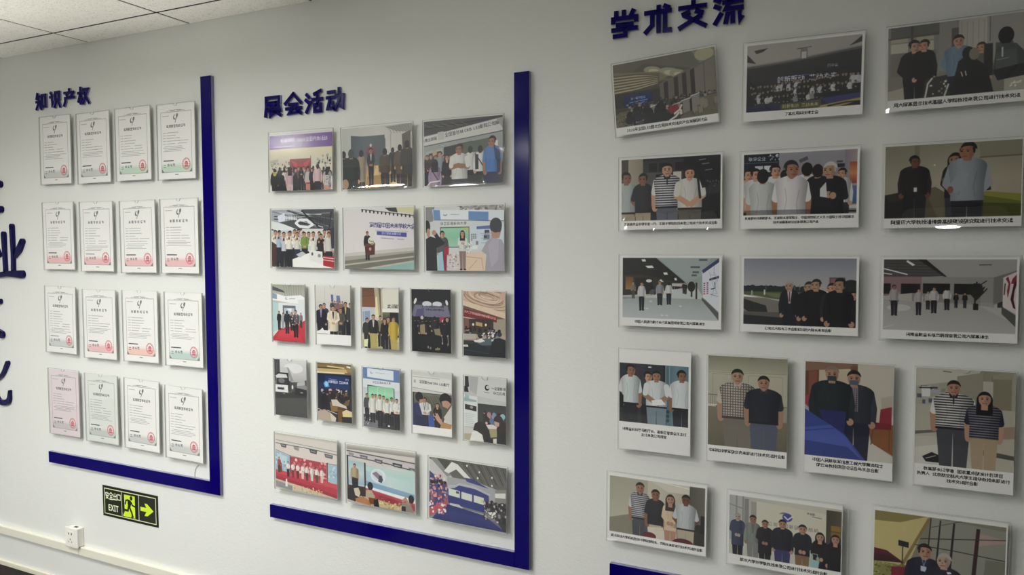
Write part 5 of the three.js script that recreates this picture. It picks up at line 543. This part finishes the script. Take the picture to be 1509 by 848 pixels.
const CERTS = [
  [-3.388, .4489, 'grey', 1], [-3.1213, .4441, 'grey', 1], [-2.8619, .4451, 'green', 1], [-2.5983, .4396, 'green', 1],
  [-3.3871, .0534, 'pink', 0], [-3.1186, .0485, 'pink', 0], [-2.8474, .0459, 'pink', 0], [-2.5934, .0468, 'pink', 0],
  [-3.3925, -.3374, 'grey', 1], [-3.1172, -.3466, 'pink', 0], [-2.8488, -.3442, 'orange', 0], [-2.5826, -.3451, 'teal', 1],
  [-3.3877, -.7275, 'grey', 1], [-3.1217, -.7323, 'grey', 1], [-2.855, -.7346, 'grey', 1], [-2.5951, -.7468, 'grey', 1]];
const CERT_TURN = [-.5, 0, -.1, -.3, 0, -.2, .25, 0, -.7, 0, .1, .1, 0, 0, -.75, -.5];
CERTS.forEach(([x, y, tint, utility], i) => {
  const pinkish = i === 12, greenish = i === 13, look = pinkish ? 'pale mauve certificate, grey lower band' : greenish ? 'pale green-grey certificate, grey lower band' : `white certificate with a ${tint === 'orange' ? 'peach' : tint === 'teal' ? 'blue-green' : tint} lower band`;
  const art = certificate(utility ? '实用新型专利证书' : '发明专利证书', pinkish ? '#e2d6d8' : greenish ? '#dfe3dc' : null, TINTS[tint], ![5, 8].includes(i), [0, 0, 1, 0, 1, 2, 1, 0, 2, 0, 1, 0, 0, 1, 0, 1][i], pinkish ? '#e2d6d8' : greenish ? '#dfe3dc' : undefined);
  holder('certificate_holder', 'portrait', [x, y], .2232, .3125, art, `${look}, ${NTH[i % 4]} in ${ROWS[i >> 2]} row`, 'certificate', 'certificates of the left panel', { part: 'certificate_print', turn: CERT_TURN[i], inset: .004 });
});

// rims that have sprung: how far the front sheet stands off at (u, v) across the sheet, v = 0 at the bottom
const low = (a, b, amount, deep = .16) => (u, v) => { const q = Math.min(1, Math.max(0, (deep - v) / deep)), e = Math.max(0, Math.min(1, (u - a) / .12)) * Math.max(0, Math.min(1, (b - u) / .12)); return amount * q * q * e * e * (3 - 2 * e); };
const corner = (cx, cy, r, amount) => (u, v) => { const d = Math.hypot(u - cx, v - cy) / r; return d < 1 ? amount * (1 - d) * (1 - d) : 0; };
const MID = [
  ['purple_banner_crowd', -1.9379, .3256, -.5, 'photo of a crowd below a purple banner, top left of the middle panel'],
  ['slate_screen_visitors', -1.5887, .3223, .25, 'photo of visitors before a large slate-grey screen, middle of the top row', low(.12, 1, .0042)],
  ['booth_queue', -1.2369, .3218, .15, 'photo of a queue at a white-bannered booth, man in blue tee at right', low(.05, .8, .003)],
  ['factory_lineup', -1.9354, .0341, -.5, 'photo of people in white shirts under a hexagonal lamp, white table in front'],
  ['podium_speaker', -1.5845, .0308, .25, 'photo of a speaker at a brown podium before a white backdrop with blue lettering'],
  ['green_screen_booth', -1.2324, .0297, .45, 'photo of a presenter at a green screen, seen past a man in lavender tee', corner(0, 0, .35, .003)],
  ['red_stage_awards', -1.9369, -.8389, -.3, 'photo of a row of people in white shirts on a red stage'],
  ['blue_screen_talk', -1.5875, -.8416, .5, 'photo of a speaker beside a wide pale blue screen, seated audience in front'],
  ['blue_floor_hall', -1.2263, -.8481, -.7, 'photo of a hall with a blue floor and blue wall under a white truss']];
for (const [art, x, y, turn, label, curl] of MID) holder('photo_holder', 'landscape', [x, y], .31, .2275, PRINTS[art](), label, 'photo', 'photos of the middle panel', { turn, curl, haze: art === 'purple_banner_crowd' });
const MID_TALL = [
  ['red_carpet_expo', -2.0086, -.2534, 0, 'portrait photo of people in dark suits on a red carpet'],
  ['cream_jacket_group', -1.7927, -.2538, .4, 'portrait photo of a woman in a cream jacket among men in suits'],
  ['yellow_coat_group', -1.5799, -.2564, .2, 'portrait photo of a group with a person in a yellow coat at right'],
  ['dark_stage_crowd', -1.3654, -.2561, .3, 'very dark portrait photo of a crowd seen from behind at a lit banner'],
  ['ballroom_meeting', -1.1567, -.2583, .4, 'portrait photo of a meeting under a swirled beige ceiling and red banner'],
  ['car_park_grey', -2.0051, -.5448, .75, 'grey portrait photo of a white lorry on a dark car park'],
  ['seated_audience', -1.7923, -.5444, .3, 'portrait photo of a seated audience before a dark blue screen'],
  ['eight_white_shirts', -1.5791, -.5474, .2, 'portrait photo of a team in white shirts before a green screen'],
  ['phone_checkers', -1.3642, -.5473, 0, 'portrait photo of men looking at phones, blank white strip below'],
  ['booth_table_talk', -1.1549, -.5495, -.35, 'portrait photo of people in black at a table below a pale grey booth sign']];
for (const [art, x, y, turn, label] of MID_TALL) holder('photo_holder', 'portrait', [x, y], .1655, .225, PRINTS[art](), label, 'photo', 'photos of the middle panel', { turn, inset: .0035 });
const RIGHT = [
  ['lecture_hall', -.5532, .4554, 4.2, 'tilted photo of a lecture hall audience facing a small blue screen'],
  ['stage_group', -.1727, .4594, -.35, 'photo of a large group posed in rows on a black stage'],
  ['office_visit', .188, .461, .8, 'photo of men talking in an office, one in a pale blue shirt', corner(-.1, -.1, .5, .0168)],
  ['striped_visitor', -.5338, .1605, .4, 'photo of four men, the tallest in a black and white striped polo shirt', (u, v) => low(0, 1, .0125, .3)(u, v) * (.8 + .2 * Math.sin(u * 23)) + corner(1, 1, .2, .004)(u, v)],
  ['white_shirts_expo', -.1767, .1586, .15, 'photo of men in white shirts at an exhibition, white-haired man at right'],
  ['three_talking', .186, .157, .4, 'photo of three people talking beside a green counter', low(.1, .95, .012, .3)],
  ['lobby_screens', -.5313, -.1334, .15, 'photo of a lobby with a pale shiny floor and a wall of screens at right'],
  ['outdoor_viewing', -.172, -.1345, .25, 'photo of men in dark coats outdoors looking up under a grey sky'],
  ['hall_visit', .1862, -.1348, .35, 'photo of men standing apart in a pale empty hall with a potted palm'],
  ['four_standing', -.5658, -.8125, -.2, 'photo of four people standing in a row against a beige wall'],
  ['seven_standing', -.1985, -.8185, 0, 'photo of seven people in winter coats before a cream sign wall'],
  ['two_by_lattice', .1815, -.8065, 0, 'photo of two men before a lattice of dark bars, cut by the frame below']];
for (const [art, x, y, turn, label, curl] of RIGHT) holder('photo_holder', 'landscape', [x, y], .3105, .222, PRINTS[art](), label, 'photo', 'photos of the right panel', { turn, curl });
const RIGHT_TALL = [
  ['shirts_by_lift', -.5745, -.4689, .1, 'portrait photo of men in white shirts beside a teal lift door', low(0, 1, .009, .16)],
  ['checked_pair', -.3042, -.471, .45, 'portrait photo of two men, one in a checked shirt, one in navy polo'],
  ['jackets_pair', -.0388, -.4712, .4, 'portrait photo of two men in dark jackets beside a blue table'],
  ['airport_pair', .2311, -.4694, .3, 'portrait photo of a man and a woman both in striped tops']];
for (const [art, x, y, turn, label, curl] of RIGHT_TALL) holder('photo_holder', 'portrait', [x, y], .2238, .314, PRINTS[art](), label, 'photo', 'photos of the right panel', { turn, inset: .0035, curl });

// ---------- raised lettering ----------
const DEEP = .018, RAISE = .011;   // thickness of the border strips and of the letters
const HEAVY = { 学: '2022 7072 d0c2 0604f4f6 38c8 0bfb 888f1f', 术: '03f3 808f 454b0f c5cfff c0e1', 交: '8082 03f3 5627 a6d7 c90f 38ff', 流: '0122 0526 3a0f a0a3 53f3 8367f7 7a6f aaaf eaeffd' };   // the right heading has its own heavier cut
function strokeGeo(pts, w, size, x0, y0, deep) {
  const p = pts.map(([x, y]) => new THREE.Vector2(x0 + x * size, y0 - y * size)), n = p.length, closed = n > 3 && p[0].distanceTo(p[n - 1]) < 1e-6, edge = [];
  const nor = (a, b) => { const d = b.clone().sub(a).normalize(); return new THREE.Vector2(-d.y, d.x); };
  const side = (k) => p.map((q, i) => {
    const a = i ? nor(p[i - 1], q) : closed ? nor(p[n - 2], q) : nor(q, p[1]), b = i < n - 1 ? nor(q, p[i + 1]) : closed ? nor(q, p[1]) : a;
    const m = a.clone().add(b); if (m.length() < .3) m.copy(a); m.normalize();
    const out = q.clone().addScaledVector(m, k * w / 2 / Math.max(.55, m.dot(a)));
    if (!closed && i === 0) out.addScaledVector(p[1].clone().sub(q).normalize(), -w * .42); if (!closed && i === n - 1) out.addScaledVector(q.clone().sub(p[n - 2]).normalize(), w * .42);
    return out;
  });
  const l = side(1), r = side(-1), opt = { depth: deep - .0016, bevelEnabled: true, bevelThickness: .0008, bevelSize: .0008, bevelOffset: -.0008, bevelSegments: 1 };
  let s;
  if (closed) { l.pop(); r.pop(); const area = THREE.ShapeUtils.area; const [o, h] = Math.abs(area(l)) > Math.abs(area(r)) ? [l, r] : [r, l]; s = new THREE.Shape(o); s.holes.push(new THREE.Path(h)); } else s = new THREE.Shape([...l, ...r.reverse()]);
  return [new THREE.ExtrudeGeometry(s, opt).translate(0, 0, .0008)];
}
function heading(text, x, top, wide, high, where) {
  const k = K(RAISE), size = high * k, pitch = (wide * k - size * 1.02) / (text.length - 1);
  [...text].forEach((ch, i) => {
    const lines = HEAVY[ch] ? HEAVY[ch].split(' ').map((t) => t.match(/../g).map((q) => [parseInt(q[0], 16) / 15, parseInt(q[1], 16) / 15])) : strokesOf(ch);
    const stroke = size * (HEAVY[ch] ? .155 : .142), inner = size - stroke, cut = (deep) => mergeGeometries(lines.flatMap((t) => strokeGeo(t.map(([a, b]) => [a * 1.02, b]), stroke, inner, stroke / 2, -stroke / 2, deep)));
    const t = thing('raised_letter', `raised dark blue character ${ch}, ${['first', 'second', 'third', 'last'][i]} of the heading above ${where}`, 'lettering', x * k + pitch * i, EYE + top * k, 0, 'raised heading letters');
    mesh('letter_body', cut(RAISE - .004), M.letterEdge, t); mesh('letter_face', cut(.004), M.blue, t, 0, 0, RAISE - .004);
  });
}
heading('知识产权', -3.5215, .722, .386, .082, 'the certificates');
heading('展会活动', -2.113, .585, .3885, .086, 'the middle photo panel');
heading('学术交流', -.718, .7135, .389, .083, 'the right photo panel');

// brush-written characters down the left edge: each stroke is a swelling ribbon, cut from thick acrylic
function brush(pts, size) {
  const v = pts.map(([x, y]) => new THREE.Vector3(x * size, y * size, 0)), c = new THREE.CatmullRomCurve3(v), n = 26, left = [], right = [];
  for (let i = 0; i <= n; i++) { const t = i / n, p = c.getPoint(t), d = c.getTangent(t), f = t * (pts.length - 1), a = Math.min(pts.length - 2, Math.floor(f)), w = (pts[a][2] * (1 - f + a) + pts[a + 1][2] * (f - a)) * size / 2; left.push(new THREE.Vector2(p.x - d.y * w, p.y + d.x * w)); right.unshift(new THREE.Vector2(p.x + d.y * w, p.y - d.x * w)); }
  const cap = (p, w) => { const s = new THREE.Shape(); s.absarc(p[0] * size, p[1] * size, w * size / 2, 0, Math.PI * 2); return s; };
  const opt = { depth: .012, bevelEnabled: true, bevelThickness: .001, bevelSize: .001, bevelSegments: 2, curveSegments: 14 };
  return [new THREE.Shape([...left, ...right]), cap(pts[0], pts[0][2]), cap(pts.at(-1), pts.at(-1)[2])].map((s) => new THREE.ExtrudeGeometry(s, opt));
}
const BRUSH = [
  ['企', -4.07, .155, .25, [[[.5, .98, .05], [.32, .76, .09], [.03, .52, .03]], [[.5, .94, .06], [.74, .72, .09], [.97, .62, .13]], [[.52, .52, .07], [.51, .1, .09]], [[.54, .33, .06], [.76, .35, .08]], [[.27, .42, .08], [.27, .1, .07]], [[.04, .09, .07], [.5, .1, .06], [.97, .13, .13]]]],
  ['业', -3.902, -.154, .262, [[[.34, .84, .1], [.35, .5, .08], [.36, .14, .08]], [[.6, .98, .1], [.61, .5, .075], [.6, .14, .08]], [[.06, .66, .08], [.17, .46, .11]], [[.9, .7, .11], [.8, .56, .13], [.68, .42, .04]], [[.02, .06, .1], [.4, .1, .09], [.86, .1, .14]]]],
  ['文', -4.1, -.465, .25, [[[.42, .98, .06], [.52, .86, .11]], [[.06, .7, .08], [.5, .75, .06], [.95, .8, .1]], [[.62, .74, .09], [.42, .36, .08], [.06, .06, .03]], [[.3, .62, .05], [.6, .3, .09], [.97, .14, .14]]]],
  ['化', -4.07, -.785, .25, [[[.36, .96, .09], [.05, .52, .03]], [[.24, .68, .08], [.23, .03, .09]], [[1.0, .86, .09], [.82, .62, .07], [.55, .46, .03]], [[.6, .94, .09], [.58, .3, .07], [.68, .08, .09], [.98, .1, .11], [1.04, .3, .05]]]]];
for (const [n, [ch, x, y, size, strokes]] of BRUSH.entries()) { const k = K(.013); tag(mesh('brush_letter', mergeGeometries(strokes.flatMap((s) => brush(s, size * k))), M.navy, scene, x * k, EYE + y * k, .001), `raised dark blue brush-style character ${ch}, ${['topmost', 'second from the top', 'third from the top', 'lowest'][n]} at the left edge`, 'lettering', 'brush-style letters'); }

// ---------- blue L-shaped borders ----------
function border(where, x0, x1, y0, y1, wv, wh) {
  const k = K(DEEP); [x0, x1] = [x0 * k, x1 * k]; [y0, y1] = [y0 * k, y1 * k];
  const deep = .0142, strip = (label, w, h, x, y) => { const t = thing('border_strip', label, 'border strip', x, EYE + y, 0, 'blue border strips'); mesh('strip_body', soft(w, h, deep, .0006), M.blueEdge, t, 0, 0, deep / 2); mesh('blue_face', soft(w, h, .0036, .0008), M.blue, t, 0, 0, deep + .0018); };
  strip(`upright dark blue border strip to the right of ${where}`, wv, y1 - y0, x1 - wv / 2, (y0 + y1) / 2);
  strip(`horizontal dark blue border strip below ${where}`, x1 - x0 - wv - .0004, wh, (x0 + x1 - wv - .0004) / 2, y0 + wh / 2);
}
border('the certificates', -3.5145, -2.3925, -1.0255, .69, .056, .052);
border('the middle photos', -2.121, -.9905, -1.0715, .5635, .0525, .0505);
border('the right photos', -.7115, .475, -1.046, .56, .053, .05);

// ---------- exit sign ----------
{
  const c = document.createElement('canvas'); c.width = 768; c.height = 298; g = c.getContext('2d'); const s = 7.68; g.setTransform(s, 0, 0, s, 0, 0);
  B(0, 0, 100, 39, '#10160b'); g.strokeStyle = '#dfe8b4'; g.lineWidth = 1.1; g.strokeRect(3.4, 3.4, 93.2, 32); L('#dfe8b4', 1, '35.4,3.6 35.4,35'); L('#dfe8b4', 1, '66.4,3.6 66.4,35'); B(67, 4, 29, 30.8, '#22271f'); B(4, 4, 31, 30.8, '#142009');
  g.save(); g.translate(19.4, 7.4); g.scale(1, 1.28); T('安全出口', 0, 0, 6.9, '#f3f7d8', { bold: .14, gap: 1.06 }); g.restore();
  g.fillStyle = '#eef3cf'; g.save(); g.translate(19.4, 31); g.scale(.115, .14); g.font = 'bold 80px sans-serif'; g.textAlign = 'center'; g.fillText('EXIT', 0, 0); g.restore();
  P('#d6f233', '40,6.4 59.6,6.4 59.6,34 39,34 37,33.4 40.6,28'); P('#10160b', '36,28.6 38.4,27 38.4,30.4 36.4,33');
  O(53, 9.6, 2.5, 2.7, '#10160b'); P('#10160b', '46.4,11.4 51.4,12.4 53.6,15 50.8,22.4 46.6,21'); L('#10160b', 2.1, '47.4,12.6 43.4,13.4 41.8,18'); L('#10160b', 2.1, '52.4,14.4 55,18.2 60,19.4'); L('#10160b', 2.8, '47.8,21 46.6,26 40.4,25.8'); L('#10160b', 2.8, '49.6,21.4 53.4,27.6 55,32.4'); L('#10160b', 1.8, '53,33.2 56,32.4');
  P('#d6f233', '69.4,17.4 79.6,17.4 76.6,12.4 81.4,12.4 92.6,20 81.4,27.8 76.2,27.8 79.8,22.6 69.4,22.6');
  const k = K(.003), w = .362 * k, h = .1405 * k, face = printed(c, .35), side = M.dark, t = new THREE.BoxGeometry(w, h, .003);
  const o = shade(new THREE.Mesh(t, [side, side, side, side, face, side])); o.name = 'exit_sign'; o.position.set(-2.9477 * k, EYE - 1.1532 * k, .0015); o.rotation.z = .001; scene.add(o);
  tag(o, 'green and yellow exit sign with a running figure and an arrow to the right', 'exit sign');
}

// ---------- cable trunking and surface socket ----------
{
  const y = EYE - 1.4135, x1 = -3.262, run = (a, b, label) => { const t = thing('cable_trunking', label, 'trunking', (a + b) / 2, y, 0); mesh('trunking_base', soft(b - a, .039, .012, .001), M.trunking, t, 0, 0, .006); mesh('trunking_cover', soft(b - a, .0405, .008, .003), M.trunking, t, 0, 0, .0155); };
  run(ROOM.x0, -3.288, 'cream cable trunking running left from beneath the wall socket'); run(-3.286, ROOM.x1, 'cream cable trunking running right from the wall socket, lower right');
  const s = thing('wall_socket', 'white surface-mounted socket box sitting on the cable trunking', 'socket', -3.31, EYE - 1.3475, 0);
  mesh('back_box', soft(.08, .088, .028, .003), M.socket, s, 0, 0, .014); mesh('face_plate', soft(.086, .092, .009, .003), M.socket, s, 0, 0, .0325); mesh('socket_insert', soft(.05, .066, .0016, .0006), M.socket, s, -.004, -.002, .0374);
  for (const [x, yy, r, w, h] of [[-.014, .018, .4, .0046, .01], [.006, .018, -.4, .0046, .01], [-.004, -.008, 0, .003, .008], [-.014, -.02, .5, .0026, .008], [.006, -.02, -.5, .0026, .008]]) { const p = mesh('pin_slot', boxg(w, h, .0008), M.dark, s, x, yy, .0385); p.rotation.z = r; }
  mesh('cable_knockout', soft(.022, .0012, .012, .0004), M.dark, s, .006, .0444, .014);
}
// a loose thread of old adhesive below the last certificate
{
  const k = K(.002), at = [[287, 682], [283, 690], [282, 702]].length && [[-2.512, -.912], [-2.526, -.926], [-2.534, -.945], [-2.536, -.968]];
  const c = new THREE.CatmullRomCurve3(at.map(([x, y]) => new THREE.Vector3(x * k, EYE + y * k, .0014)));
  tag(mesh('adhesive_thread', new THREE.TubeGeometry(c, 24, .0016, 6), M.thread), 'short pale curved thread of glue on the wall below the rightmost bottom certificate', 'thread');
}
renderer.render(scene, camera);
